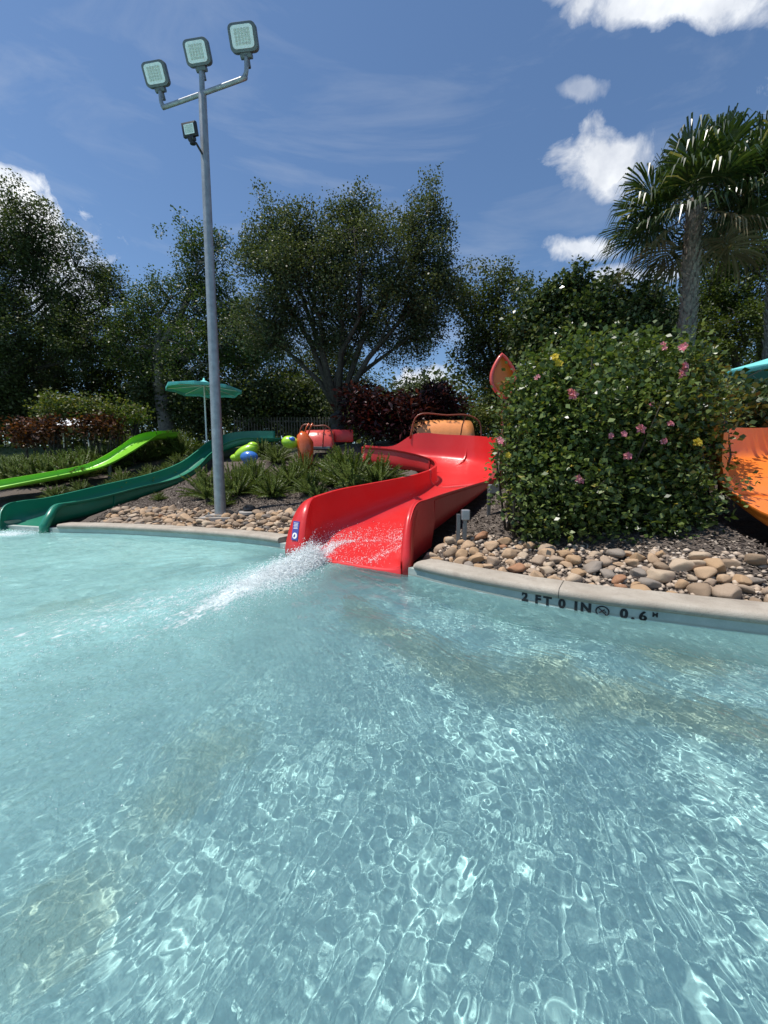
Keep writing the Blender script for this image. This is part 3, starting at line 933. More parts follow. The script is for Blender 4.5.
# ------------------------------------------------------------------ river stones
stone_meshes = []
for i in range(14):
    bm = bmesh.new(); bmesh.ops.create_icosphere(bm, subdivisions=3, radius=1)
    r = np.random.default_rng(100 + i)
    sc = np.array([1, r.uniform(.62, .9), r.uniform(.45, .68)])
    dirs = r.normal(size=(7, 3)); dirs /= np.linalg.norm(dirs, axis=1)[:, None]; cut = r.uniform(.5, .85, 7)
    fr = r.normal(size=(4, 3)) * 2.0; ph = r.uniform(0, 6, 4)
    for v in bm.verts:
        p = np.array(v.co[:]); k = 1.0
        for d_, c_ in zip(dirs, cut):
            q = p @ d_
            if q > c_: p = p - d_ * (q - c_) * .92
        k = 1 + .05 * sum(math.sin(fr[j] @ p + ph[j]) for j in range(4))
        v.co = Vector(p * k * sc)
    me = bpy.data.meshes.new('river_stone'); bm.to_mesh(me); bm.free(); me.materials.append(M['stone'])
    me.polygons.foreach_set('use_smooth', [True] * len(me.polygons)); stone_meshes.append(me)


def place_stones(xr, dr, count, size, label, group, seed, cat='stone'):
    r = np.random.default_rng(seed); put = []; tries = 0
    while len(put) < count and tries < 60000:
        tries += 1
        x = r.uniform(*xr); yk = float(np.interp(x, KN[:, 0], KN[:, 1])); y = yk + r.uniform(.2, 1.9)
        d_ = float(kdist(np.array([x]), np.array([y]))[0])
        if not (dr[0] < d_ < dr[1]): continue
        s = size * (r.uniform(.6, 1.25) if r.random() < .8 else r.uniform(1.2, 1.6))
        inc = (CORR[:, 2] + s + .02 - np.hypot(CORR[:, 0] - x, CORR[:, 1] - y)).max()
        if inc > 0: continue
        lay = 0
        ok = True
        for (a_, b_, s2, l2) in put:
            dd = math.hypot(a_ - x, b_ - y)
            if dd < (s + s2) * .62: ok = False; break
        if not ok: continue
        put.append((x, y, s, lay))
    for i, (x, y, s, lay) in enumerate(put):
        o = bpy.data.objects.new('river_stone', stone_meshes[r.integers(len(stone_meshes))]); COL.objects.link(o)
        o.location = (x, y, gz(x, y) + s * .30)
        o.rotation_euler = (r.normal() * .25, r.normal() * .25, r.uniform(0, 6.28)); o.scale = (s, s * r.uniform(.85, 1.1), s * r.uniform(.85, 1.2))
        tag(o, label, cat, group)
    return put


place_stones((-5.75, -1.3), (.30, 1.12), 176, .098, 'rounded tan river stone in the bank left of the red slide', 'river stones left of the red slide', 11)
place_stones((.45, 3.9), (.30, 1.0), 124, .084, 'rounded tan or grey river stone in the bank under the flowering bush', 'river stones right of the red slide', 12)
place_stones((-12, -8.2), (.30, .9), 7, .14, 'pale river stone beyond the dark green slide mouth', 'river stones at the far left bank', 13)

# small pebbles wedged between the stones
pn = 2600
qx = np.concatenate([rng.uniform(-5.8, -1.3, pn // 2), rng.uniform(.4, 3.9, pn // 2)]); qy = np.interp(qx, KN[:, 0], KN[:, 1]) + rng.uniform(.25, 1.5, pn)
qd = kdist(qx, qy); qi = np.full(pn, 9.0)
for c in CORR[::2]: qi = np.minimum(qi, np.hypot(qx - c[0], qy - c[1]) - c[2])
ok = (qd > .31) & (qd < 1.15) & (qi > .05)
qx, qy = qx[ok], qy[ok]; qz = ground_h(qx, qy); V_ = []; Q_ = []
bm = bmesh.new(); bmesh.ops.create_icosphere(bm, subdivisions=1, radius=1); iv = np.array([v.co[:] for v in bm.verts]); bm.verts.index_update(); fi = np.array([[v.index for v in f.verts] for f in bm.faces]); bm.free()
for k in range(len(qx)):
    s_ = rng.uniform(.012, .038) * np.array([1, rng.uniform(.6, .9), rng.uniform(.5, .8)]); a_ = rng.uniform(0, 6.28); vv = iv * s_ * rng.uniform(.85, 1.15, (len(iv), 1))
    vv = np.stack([vv[:, 0] * math.cos(a_) - vv[:, 1] * math.sin(a_), vv[:, 0] * math.sin(a_) + vv[:, 1] * math.cos(a_), vv[:, 2]], 1) + np.array([qx[k], qy[k], qz[k] + .012])
    V_.append(vv); Q_.append(fi + k * len(iv))
m = bpy.data.materials.new('pebble'); t = NT(m)
t.out(t.node('ShaderNodeBsdfPrincipled', {'Base Color': t.ramp(t.geo('Random Per Island'), [(0, (.22, .17, .13)), (.5, (.42, .32, .23)), (1, (.5, .42, .34))]), 'Roughness': .85}).outputs[0])
o = link('pebbles', np_mesh('pebbles', np.concatenate(V_), np.concatenate(Q_)), m, smooth=True); tag(o, 'fine tan pebbles wedged between the river stones', 'pebbles', kind='stuff')

# ------------------------------------------------------------------ mulch chips
n = 52000
cx_ = np.concatenate([rng.uniform(-6, .5, n // 2), rng.uniform(-1, 5, n // 2)]); cy_ = np.interp(cx_, KN[:, 0], KN[:, 1]) + .28 + rng.random(n) ** 1.4 * 4.5
dd = kdist(cx_, cy_); inc = np.full(n, 1.0)
for c in CORR[::2]: inc = np.minimum(inc, np.hypot(cx_ - c[0], cy_ - c[1]) - c[2])
ok = (dd > .3) & (inc > -.2)
cx_, cy_ = cx_[ok], cy_[ok]; n = len(cx_); cz_ = ground_h(cx_, cy_)
th = rng.uniform(0, 6.28, n); ln = rng.uniform(.008, .035, n); wd = rng.uniform(.004, .011, n)
tilt = rng.normal(0, .35, n)
ax = np.stack([np.cos(th), np.sin(th), tilt], 1) * ln[:, None]; bx_ = np.stack([-np.sin(th), np.cos(th), rng.normal(0, .4, n)], 1) * wd[:, None]
C0 = np.stack([cx_, cy_, cz_ + .008], 1)
V = np.stack([C0 - ax - bx_, C0 + ax - bx_ * .6, C0 + ax + bx_, C0 - ax + bx_ * .7], 1).reshape(-1, 3)
m = bpy.data.materials.new('bark_chip'); t = NT(m)
t.out(t.node('ShaderNodeBsdfPrincipled', {'Base Color': t.ramp(t.geo('Random Per Island'), [(0, (.045, .033, .027)), (.6, (.12, .093, .075)), (1, (.32, .27, .22))]), 'Roughness': .95}).outputs[0])
o = link('mulch', np_mesh('mulch', V, np.arange(n * 4).reshape(-1, 4)), m)
tag(o, 'grey brown bark mulch chips covering the planting beds', 'mulch', kind='stuff')

# ------------------------------------------------------------------ foliage tools
def leafcloud(centres, n_per, spread, size, seed, aspect=.42, flat=.35, droop=0.0, cluster=1.0):
    r = np.random.default_rng(seed)
    C = np.repeat(np.asarray(centres, float), n_per, 0); n = len(C)
    off = np.clip(r.normal(size=(n, 3)), -1.7, 1.7) * (spread if np.ndim(spread) else np.array([spread] * 3))
    p = C + off
    d_ = r.normal(size=(n, 3)); d_[:, 2] = d_[:, 2] * .6 - droop; d_ += off / (np.linalg.norm(off, axis=1)[:, None] + 1e-6) * .8
    d_ /= np.linalg.norm(d_, axis=1)[:, None]
    up_ = r.normal(size=(n, 3)) * flat * 1.6 + np.array([0, 0, 1.0])
    s_ = np.cross(d_, up_); s_ /= np.linalg.norm(s_, axis=1)[:, None] + 1e-9
    nn_ = np.cross(s_, d_)
    L = (size * r.uniform(.6, 1.3, n))[:, None]
    tip = p + d_ * L; mid_ = p + d_ * L * .5
    a_ = mid_ + s_ * L * aspect + nn_ * L * .12; b_ = mid_ - s_ * L * aspect + nn_ * L * .12
    V_ = np.stack([p, a_, tip, b_], 1).reshape(-1, 3)
    return V_, np.arange(n * 4).reshape(-1, 4)


def ell_points(r, c, rad, n, shell=.55):
    d_ = r.normal(size=(n, 3)); d_ /= np.linalg.norm(d_, axis=1)[:, None]
    q = (shell + (1 - shell) * r.random(n)) ** 1.0
    q = np.where(r.random(n) < .3, r.random(n) ** .5 * .8, q)
    return np.array(c) + d_ * np.array(rad) * q[:, None]


def tree(base, lobes, leafm, barkm, label, group, seed, clumps=26, per=150, leaf=.085, spread=.26, trunk_r=.22, fork=.9, forks=3, parts=True, cat='tree', name='tree', aspect=.42, droop=.1):
    """lobes: list of (centre, radii)"""
    r = np.random.default_rng(seed); base = Vector(base)
    root = empty(name, base); tag(root, label, cat, group)
    mb_ = MB(); CL = []
    tops = []
    lean = Vector((r.normal() * .1, r.normal() * .1, 0))
    fk = base + Vector((0, 0, fork)) + lean
    # stems from the base
    stems = []
    for k in range(forks):
        w_ = 2 * math.pi * (k + r.random() * .5) / forks
        e = fk + Vector((math.cos(w_) * .35 * fork, math.sin(w_) * .35 * fork, r.uniform(.2, .8) * fork))
        stems.append((fk, e))
    mb_.tube([base - Vector((0, 0, .3)), base + Vector((0, 0, .12)), base.lerp(fk, .5), fk], [trunk_r * 1.5, trunk_r * 1.15, trunk_r * .95, trunk_r * .9], 12)
    for f_, e in stems: mb_.tube([f_ - Vector((0, 0, .1)), f_.lerp(e, .5) + Vector((r.normal() * .06, 0, 0)), e], [trunk_r * .75, trunk_r * .6, trunk_r * .5], 10)
    for (c, rad) in lobes:
        c = Vector(c); st_ = min(stems, key=lambda s: (s[1] - c).length)[1]
        vol = (rad[0] * rad[1] * rad[2]) ** (1 / 3)
        mids = [st_]
        for f_ in (.33, .66, 1):
            q = st_.lerp(c, f_) + Vector(r.normal(size=3)) * vol * .13; q.z += .12 * (1 - f_) * (c - st_).length; mids.append(q)
        mb_.tube(mids, [trunk_r * .45, trunk_r * .34, trunk_r * .22, trunk_r * .12], 7)
        nodes = list(mids[1:])
        for _ in range(6):
            s_ = mids[1 + int(r.integers(2))].lerp(mids[-1], r.random())
            e = Vector(ell_points(r, c, rad, 1, .5)[0])
            m_ = s_.lerp(e, .5) + Vector(r.normal(size=3)) * vol * .1
            mb_.tube([s_, m_, e], [trunk_r * .17, trunk_r * .11, trunk_r * .04], 6); nodes += [m_, e]
        nc = max(8, int(clumps * vol ** 2 / 1.0))
        cp = ell_points(r, c, rad, nc)
        for p_ in cp:
            p_ = Vector(p_); q = min(nodes, key=lambda s: (s - p_).length)
            mb_.tube([q, q.lerp(p_, .55) + Vector(r.normal(size=3)) * .08, p_], [trunk_r * .07, trunk_r * .045, .008], 4, cap=False)
        CL.append(cp)
    CL = np.concatenate(CL)
    # irregular clump sizes, sprays that break the outline
    big = CL[r.random(len(CL)) < .75]
    V1, Q1 = leafcloud(big, per, np.array([spread, spread, spread * .75]), leaf, seed + 1, aspect, droop=droop)
    out_ = CL + r.normal(size=CL.shape) * spread * 1.3
    V2, Q2 = leafcloud(out_, per // 2, spread * .55, leaf, seed + 2, aspect, droop=droop)
    V_ = np.concatenate([V1, V2]); Q_ = np.concatenate([Q1, Q2 + len(V1)])
    tr = mb_.build('trunk', barkm, root, smooth=True); tr.matrix_parent_inverse = Matrix.Translation(-base)
    cr = link('crown', np_mesh('crown', V_, Q_), leafm, root); cr.matrix_parent_inverse = Matrix.Translation(-base)
    return root


def lobe(px, py, D, rx, ry, rd=None):
    """ellipsoid seen at this place with half sizes given in photo pixels"""
    c = P(px, py, D); k = D / F
    return (tuple(c), (rx * k, (rd if rd else max(rx, ry) * k * .65), ry * k))


def gp(px, D, dz=0):
    x = (px - 384) / F * D; return (x, D, gz(x, D) + dz)


TG = 'trees behind the slides'
tree(gp(-25, 17.5), [lobe(-40, 260, 17, 70, 60), lobe(20, 232, 17.5, 38, 42), lobe(70, 275, 18, 42, 34), lobe(15, 320, 17, 60, 42), lobe(105, 300, 18, 28, 30), lobe(90, 345, 17.5, 45, 30), lobe(10, 372, 17.5, 55, 28), lobe(-60, 340, 17.5, 60, 50)],
     M['oak'], M['bark'], 'tall dark oak at the left edge in front of the white cloud', TG, 21, trunk_r=.3, fork=1.6, per=130)
tree(gp(172, 17.5), [lobe(205, 262, 17, 26, 30), lobe(165, 305, 17, 32, 34), lobe(215, 310, 17, 36, 40), lobe(190, 350, 16.5, 48, 34), lobe(138, 345, 17, 28, 34), lobe(245, 345, 17, 30, 34)],
     M['oak2'], M['bark_grey'], 'oak with a grey trunk rising behind the tall lamp pole', TG, 22, trunk_r=.34, fork=2.2, per=130)
tree(gp(337, 14.2), [lobe(283, 238, 14, 30, 24), lobe(350, 230, 14, 34, 26), lobe(425, 236, 14, 20, 34), lobe(300, 275, 13.6, 46, 38), lobe(365, 270, 13.4, 44, 40), lobe(425, 285, 14, 36, 34), lobe(270, 325, 14.2, 36, 30), lobe(345, 330, 14.5, 40, 26), lobe(410, 335, 14.5, 36, 26), lobe(262, 255, 14.5, 20, 20)],
     M['olive'], M['bark'], 'big spreading many stemmed live oak in the middle behind the red slide', TG, 23, trunk_r=.27, fork=.7, forks=5, per=250, leaf=.07, clumps=38, spread=.29)
tree(gp(505, 15), [lobe(500, 290, 15, 32, 24), lobe(478, 318, 15, 26, 30), lobe(520, 330, 14.5, 36, 30), lobe(480, 365, 15, 34, 30), lobe(455, 300, 16, 14, 20)],
     M['oak'], M['bark'], 'dark fine leaved tree between the live oak and the broad leaved tree', TG, 24, trunk_r=.22, fork=1.4, per=140)
tree(gp(590, 12.8), [lobe(585, 300, 12.5, 42, 24), lobe(545, 315, 12.8, 32, 26), lobe(630, 315, 12.8, 34, 24), lobe(600, 335, 12, 50, 28), lobe(545, 345, 12.4, 36, 28), lobe(655, 320, 13.5, 22, 26), lobe(640, 350, 12.5, 34, 24)],
     M['broad'], M['bark'], 'dense dark broad leaved tree with highlights painted into leaves left of the palm trunk', TG, 25, trunk_r=.2, fork=1.0, per=110, leaf=.135, aspect=.32, spread=.22, clumps=46)
tree(gp(745, 15.5), [lobe(745, 250, 15.5, 40, 30), lobe(770, 290, 15, 45, 40), lobe(712, 290, 16, 30, 30), lobe(735, 330, 15, 46, 34), lobe(690, 325, 16, 28, 30), lobe(800, 250, 16, 40, 35)],
     M['right'], M['bark'], 'yellow green tree at the right edge behind the palm', TG, 26, trunk_r=.24, fork=1.2, per=150)
BG = 'further trees filling in behind the first row'
bt = [(60, 21, 300, 'oak', 'shaded tree seen low between the left oak and the next one'), (140, 22, 315, 'oak2', 'shaded tree seen in the dip behind the turquoise umbrella'),
      (255, 22, 320, 'oak', 'shaded tree seen under the left side of the live oak'), (330, 24, 335, 'oak', 'shaded tree directly behind the live oak trunk'), (425, 24, 375, 'olive', 'low pale green tree seen under the right limb of the live oak'),
      (530, 20, 320, 'oak', 'shaded tree behind the broad leaved tree'), (680, 21, 300, 'oak2', 'shaded tree behind the palm trunk'), (-30, 22, 300, 'oak', 'shaded tree behind the oak at the left edge'), (800, 22, 300, 'oak2', 'shaded tree behind the tree at the right edge')]
for i, (px, D, top, mm, lab) in enumerate(bt):
    hh_ = (430 - top) / 2
    tree(gp(px, D), [lobe(px, top + 28, D, 38, 26), lobe(px - 26, top + 62, D, 34, 28), lobe(px + 26, top + 60, D - .6, 34, 28), lobe(px - 5, top + 84, D - 1, 50, 20)],
         M[mm], M['bark'], lab, BG, 40 + i, trunk_r=.22, fork=2.0, per=90, leaf=.12, spread=.34, clumps=20)

# far woods as one mass
r = np.random.default_rng(5); cs = []
for k in range(1500):
    x = r.uniform(-75, 75); D = r.uniform(32, 42); cs.append((x, D, 2.0 + r.random() * (6.0 + 1.2 * math.sin(x * .3))))
V_, Q_ = leafcloud(cs, 60, 1.0, .42, 6, .45)
o = link('woods', np_mesh('woods', V_, Q_), M['oak']); tag(o, 'mass of dark woods seen low between the tree trunks', 'woods', kind='stuff')

# ------------------------------------------------------------------ shrubs and hedges
def shrub(name, base, lobes, leafm, label, group, seed, clumps=40, per=90, leaf=.08, spread=.14, aspect=.42, cat='shrub', stems=7, droop=0.0):
    r = np.random.default_rng(seed); base = Vector(base); root = empty(name, base); tag(root, label, cat, group)
    CL = []; mb_ = MB()
    for c, rad in lobes:
        vol = (rad[0] * rad[1] * rad[2]) ** (1 / 3)
        nc = max(5, int(clumps * vol ** 2)); cp = ell_points(r, c, rad, nc, .6)
        CL.append(cp)
        for k in range(stems):
            e = Vector(cp[r.integers(len(cp))]); b_ = Vector((c[0] + r.normal() * rad[0] * .3, c[1] + r.normal() * rad[1] * .2, 0)); b_.z = gz(b_.x, b_.y) - .05
            m_ = b_.lerp(e, .5) + Vector((r.normal() * .06, r.normal() * .06, .1))
            mb_.tube([b_, m_, e], [.018, .013, .005], 5)
    CL = np.concatenate(CL)
    CL[:, 2] = np.maximum(CL[:, 2], ground_h(CL[:, 0], CL[:, 1]) + .05)
    V1, Q1 = leafcloud(CL, per, spread, leaf, seed + 1, aspect, .6, droop)
    s_ = mb_.build('stem', M['stem'], root, smooth=True); s_.matrix_parent_inverse = Matrix.Translation(-base)
    f_ = link('foliage', np_mesh('foliage', V1, Q1), leafm, root); f_.matrix_parent_inverse = Matrix.Translation(-base)
    return root, CL


hb, HC = shrub('flowering_bush', gp(612, 4.75), [lobe(610, 440, 4.85, 84, 76, .95), lobe(560, 425, 4.95, 50, 60, .8), lobe(657, 425, 5.0, 48, 60, .8), lobe(600, 385, 5.0, 72, 32, .75), lobe(662, 372, 5.05, 40, 22, .6), lobe(690, 386, 5.1, 26, 16, .35), lobe(545, 368, 5.05, 18, 16, .35), lobe(632, 352, 5.1, 16, 12, .3), lobe(582, 352, 5.1, 14, 10, .3), lobe(560, 485, 4.7, 58, 48, .7),
                lobe(650, 490, 4.75, 55, 45, .7), lobe(528, 445, 4.8, 28, 50, .5), lobe(688, 445, 4.95, 24, 40, .45), lobe(715, 405, 5.3, 22, 16, .35), lobe(516, 410, 4.95, 12, 16, .25), lobe(520, 480, 4.75, 14, 18, .3), lobe(612, 518, 4.6, 80, 22, .6), lobe(650, 528, 4.5, 50, 12, .4), lobe(560, 526, 4.5, 40, 12, .4), lobe(533, 392, 5.0, 25, 24, .4)],
                M['hib'], 'large leafy bush dotted with pink flowers beside the red slide', None, 60, clumps=135, per=70, leaf=.068, spread=.125, aspect=.36, cat='bush', stems=9)
# flowers of the bush
petal = [(570, 393, 'pink', 1.3), (611, 435, 'pink', .6), (624, 434, 'pink', .8), (640, 428, 'pink', 1.1), (681, 349, 'pink', .9), (683, 366, 'pink', 1.0), (683, 374, 'pink', 1.0), (663, 442, 'pink', .7), (628, 456, 'pink', 1.0), (578, 478, 'pink', .9),
         (664, 345, 'pink', .7), (500, 440, 'pink', .8), (555, 357, 'yellow', 1.1), (560, 364, 'yellow', .9), (697, 442, 'yellow', 1.0), (508, 455, 'yellow', .7), (536, 378, 'pink', .6), (670, 424, 'pink', .7), (652, 404, 'pink', .6)]
for k, (px, py, cm, s_) in enumerate(petal):
    p = P(px, py, 4.1 if 400 < py < 480 else 4.35); V_ = []; Fc = []
    for fl in range(3 if s_ > .65 else 2):
        oc = p + Vector(rng.normal(size=3)) * .014 * (fl > 0)
        ax_ = Vector((rng.normal() * .4, -1, .4 + rng.normal() * .3)).normalized(); u_ = ax_.orthogonal().normalized(); v_ = ax_.cross(u_)
        for q in range(5):
            w_ = 2 * math.pi * q / 5; e_ = u_ * math.cos(w_) + v_ * math.sin(w_); s2 = u_ * -math.sin(w_) + v_ * math.cos(w_); b_ = len(V_); L_ = .042 * s_
            V_ += [tuple(oc), tuple(oc + e_ * L_ * .7 + s2 * L_ * .42 + ax_ * L_ * .35), tuple(oc + e_ * L_ * 1.15 + ax_ * L_ * .15), tuple(oc + e_ * L_ * .7 - s2 * L_ * .42 + ax_ * L_ * .35)]
            Fc.append((b_, b_ + 1, b_ + 2, b_ + 3))
    me = bpy.data.meshes.new('flower'); me.from_pydata(V_, [], Fc); o = link('flower', me, M[cm], hb); o.matrix_parent_inverse = Matrix.Translation(-Vector(hb.location))
    if cm == 'yellow': o.name = 'yellow_flower'

shrub('shrub', gp(485, 12.9), [lobe(485, 417, 13, 20, 12, .6), lobe(480, 428, 13, 16, 12, .5)], M['hedge'], 'yellow green shrub peeping out above the red slide wall', None, 61, clumps=120, per=60, leaf=.07, spread=.12)
shrub('shrub', gp(735, 6.6), [lobe(722, 405, 6.4, 34, 24, .7), lobe(770, 408, 6.4, 34, 26, .7), lobe(740, 425, 6.3, 40, 22, .6)], M['broad'], 'dark glossy shrub under the turquoise canopy at the right edge', None, 62, clumps=70, per=60, leaf=.10, spread=.14)
for i, (px, py, D, rx, ry, lab) in enumerate([(368, 415, 13, 28, 24, 'burgundy leaved shrub at the foot of the live oak'), (405, 420, 12.8, 24, 22, 'burgundy leaved shrub just left of the orange slide shell'), (440, 405, 13.4, 26, 18, 'burgundy leaved shrub above the orange slide shell')]):
    shrub('burgundy_shrub', gp(px, D), [lobe(px, py, D, rx, ry, .8)], M['purple'], lab, 'burgundy shrubs behind the red slide', 63 + i, clumps=60, per=60, leaf=.2, spread=.18, aspect=.2)
shrub('hedge', gp(80, 13.4), [lobe(62, 406, 13.4, 24, 11, .6), lobe(98, 410, 13.4, 30, 9, .6), lobe(130, 415, 13.5, 16, 8, .6)], M['hedge'], 'clipped yellow green hedge behind the lime slide', None, 67, clumps=70, per=80, leaf=.09, spread=.16, cat='hedge')
shrub('copper_shrub', gp(35, 13.2), [lobe(22, 432, 12.8, 22, 8, .4), lobe(52, 430, 12.8, 16, 8, .4)], M['redleaf'], 'copper leaved shrub at the left edge below the hedge', 'copper shrubs below the hedge', 68, clumps=90, per=70, leaf=.1, spread=.15)
shrub('copper_shrub', gp(100, 13.6), [lobe(92, 427, 13.0, 20, 8, .4), lobe(112, 426, 13.0, 10, 7, .4)], M['redleaf'], 'copper leaved shrub in front of the middle of the hedge', 'copper shrubs below the hedge', 69, clumps=90, per=70, leaf=.1, spread=.15)
for i, (px, D, lab) in enumerate([(255, 17, 'shrub under the trees right of the lamp pole'), (300, 17.5, 'shrub under the trees behind the green and orange ornament'), (200, 17, 'shrub under the turquoise umbrella'), (160, 18, 'shrub under the trees left of the turquoise umbrella'), (520, 14, 'shrub under the broad leaved tree'), (10, 18, 'shrub in the shade at the left edge')]):
    shrub('understory_shrub', gp(px, D), [lobe(px, 405, D, 26, 24, 1.0)], M['oak'], lab, 'shrubs in the shade under the trees', 71 + i, clumps=50, per=110, leaf=.13, spread=.28)


# spiky foxtail clumps
def clump_mesh(seed, n_fr=84):
    r = np.random.default_rng(seed); V_ = []; Q_ = []
    for k in range(n_fr):
        az = r.uniform(0, 2 * math.pi); el = R(r.uniform(8, 84)); L = r.uniform(.62, .98)
        d0 = np.array([math.cos(az) * math.cos(el), math.sin(az) * math.cos(el), math.sin(el)])
        base = np.array([math.cos(az), math.sin(az), 0]) * .12 * r.random()
        side = np.array([-math.sin(az), math.cos(az), 0]); ns = 38
        bend = r.uniform(-.1, .5)
        S_ = np.linspace(0, 1, ns)
        pts_ = np.array([base + d0 * L * q + np.array([0, 0, .22 * L * q * (1 - q) - bend * .3 * L * q * q * math.cos(el)]) for q in S_])
        for i in range(3, ns):
            tg = pts_[i] - pts_[i - 1]; tg /= np.linalg.norm(tg); up_ = np.cross(side, tg)
            ll = .07 * math.sin(math.pi * (.25 + .70 * i / ns)) ** .7
            for q in range(8):
                a_ = r.uniform(0, 6.283)
                dd_ = side * math.cos(a_) + up_ * math.sin(a_) + tg * .9; dd_ = dd_ / np.linalg.norm(dd_); b_ = len(V_)
                wv = np.cross(dd_, tg); wv /= np.linalg.norm(wv) + 1e-9; wv *= .006; l2 = ll * r.uniform(.7, 1.2)
                p = pts_[i] + tg * r.uniform(-.015, .015)
                V_ += [p - wv, p + wv, p + dd_ * l2 + wv * .5, p + dd_ * l2 - wv * .5]; Q_.append((b_, b_ + 1, b_ + 2, b_ + 3))
    return np_mesh('fronds', np.array(V_), np.array(Q_))


cm = [clump_mesh(200 + i) for i in range(4)]
for m_ in cm: m_.materials.append(M['coontie'])
CLUMPS = [(158, 491, 9.2, .22, 'small round spiky plant beside the dark green slide'), (208, 480, 8.9, .62, 'spiky plant just left of the lamp pole'), (236, 484, 8.9, .60, 'spiky plant just right of the lamp pole'), (272, 483, 8.6, .50, 'spiky plant over the bare mulch in front of the green and orange ornament'),
          (254, 470, 9.8, .55, 'spiky plant below the lime and blue ornament'), (290, 470, 9.6, .62, 'spiky plant under the green and orange ornament'), (311, 483, 8.6, .46, 'low bushy spiky plant left of the red slide wall'), (318, 493, 8.0, .26, 'smallest spiky plant touching the front of the red slide wall'),
          (352, 466, 8.9, .85, 'largest spiky plant, fountain shaped, in the bend of the red slide'), (378, 470, 8.6, .6, 'spiky plant tucked against the inside curve of the red slide'), (357, 483, 8.2, .34, 'small spiky plant in front of the fountain shaped one'), (332, 462, 9.6, .6, 'spiky plant behind and left of the fountain shaped one'),
          (222, 495, 8.3, .30, 'small spiky plant at the very foot of the lamp pole'),
          (130, 476, 10.6, .42, 'spiky plant between the two green slides, nearest the pool'), (105, 480, 10.4, .34, 'low spiky plant under the lime slide middle'), (150, 466, 11.3, .42, 'spiky plant in the middle of the bed between the green slides'), (168, 458, 12, .42, 'spiky plant high in the bed between the green slides'),
          (178, 447, 12.8, .45, 'spiky plant at the top of the bed between the green slides'), (193, 437, 13.6, .4, 'spiky plant beside the top of the dark green slide'),
          (80, 485, 10.2, .36, 'low spiky plant over the rim of the dark green slide'), (55, 490, 9.6, .38, 'low spiky plant under the left part of the lime slide'), (118, 470, 11.4, .42, 'spiky plant right under the bend of the lime slide'), (140, 456, 12.2, .4, 'spiky plant under the upper end of the lime slide'), (304, 466, 10.5, .55, 'spiky plant right in front of the orange body of the ornament'), (277, 452, 12.4, .55, 'spiky plant between the two painted ornaments'), (340, 452, 11.6, .55, 'spiky plant in front of the faded red shell'), (250, 468, 10.6, .5, 'spiky plant right in front of the blue ball'), (262, 447, 13.2, .5, 'spiky plant far back by the picket fence')]
for k, (px, py, D, s_, lab) in enumerate(CLUMPS):
    p = P(px, py, D)
    if px < 200:
        s_ *= .85
        for _ in range(30):
            j_ = int(np.argmin(np.hypot(CORR[:, 0] - p.x, CORR[:, 1] - p.y) - CORR[:, 2])); gap_ = math.hypot(CORR[j_, 0] - p.x, CORR[j_, 1] - p.y) - CORR[j_, 2]
            if gap_ > s_ * .8: break
            dv_ = Vector((p.x - CORR[j_, 0], p.y - CORR[j_, 1])).normalized() * .06; p.x += dv_.x; p.y += dv_.y
    z = gz(p.x, p.y)
    root = empty('spiky_plant', (p.x, p.y, z)); tag(root, lab, 'plant', 'spiky foxtail plants in the beds')
    f_ = bpy.data.objects.new('fronds', cm[k % 4]); COL.objects.link(f_); f_.parent = root
    s_ *= 1.3; f_.scale = (s_, s_, s_ * 1.05); f_.rotation_euler = (0, 0, rng.uniform(0, 6))
    c_ = MB(); c_.lathe([(.05 * s_, -.05), (.07 * s_, .03), (.04 * s_, .1)], 8); c_.build('base', M['stem'], root)
# row of the same plants behind the lime slide
rowp = [(20, 0, 12.0), (36, 0, 12.2), (54, 0, 12.3), (72, 0, 12.4), (90, 0, 12.6), (28, 0, 11.4), (46, 0, 11.5), (64, 0, 11.7), (80, 0, 12.0), (104, 0, 13.0), (118, 0, 13.3), (12, 0, 11.3), (96, 0, 12.9), (142, 0, 13.9), (152, 0, 14.2), (164, 0, 14.4), (176, 0, 14.4), (186, 0, 14.0), (132, 0, 14.2)]
for k, (px, py, D) in enumerate(rowp):
    x = (px - 384) / F * D; root = empty('spiky_plant', (x, D, gz(x, D))); tag(root, 'spiky plant in the dense row between hedge and lime slide', 'plant', 'dense row of spiky plants behind the lime slide')
    f_ = bpy.data.objects.new('fronds', cm[k % 4]); COL.objects.link(f_); f_.parent = root; f_.scale = (.95, .95, 1.0); f_.rotation_euler = (0, 0, rng.uniform(0, 6))
    c_ = MB(); c_.lathe([(.05, -.05), (.07, .03), (.04, .1)], 8); c_.build('base', M['stem'], root)


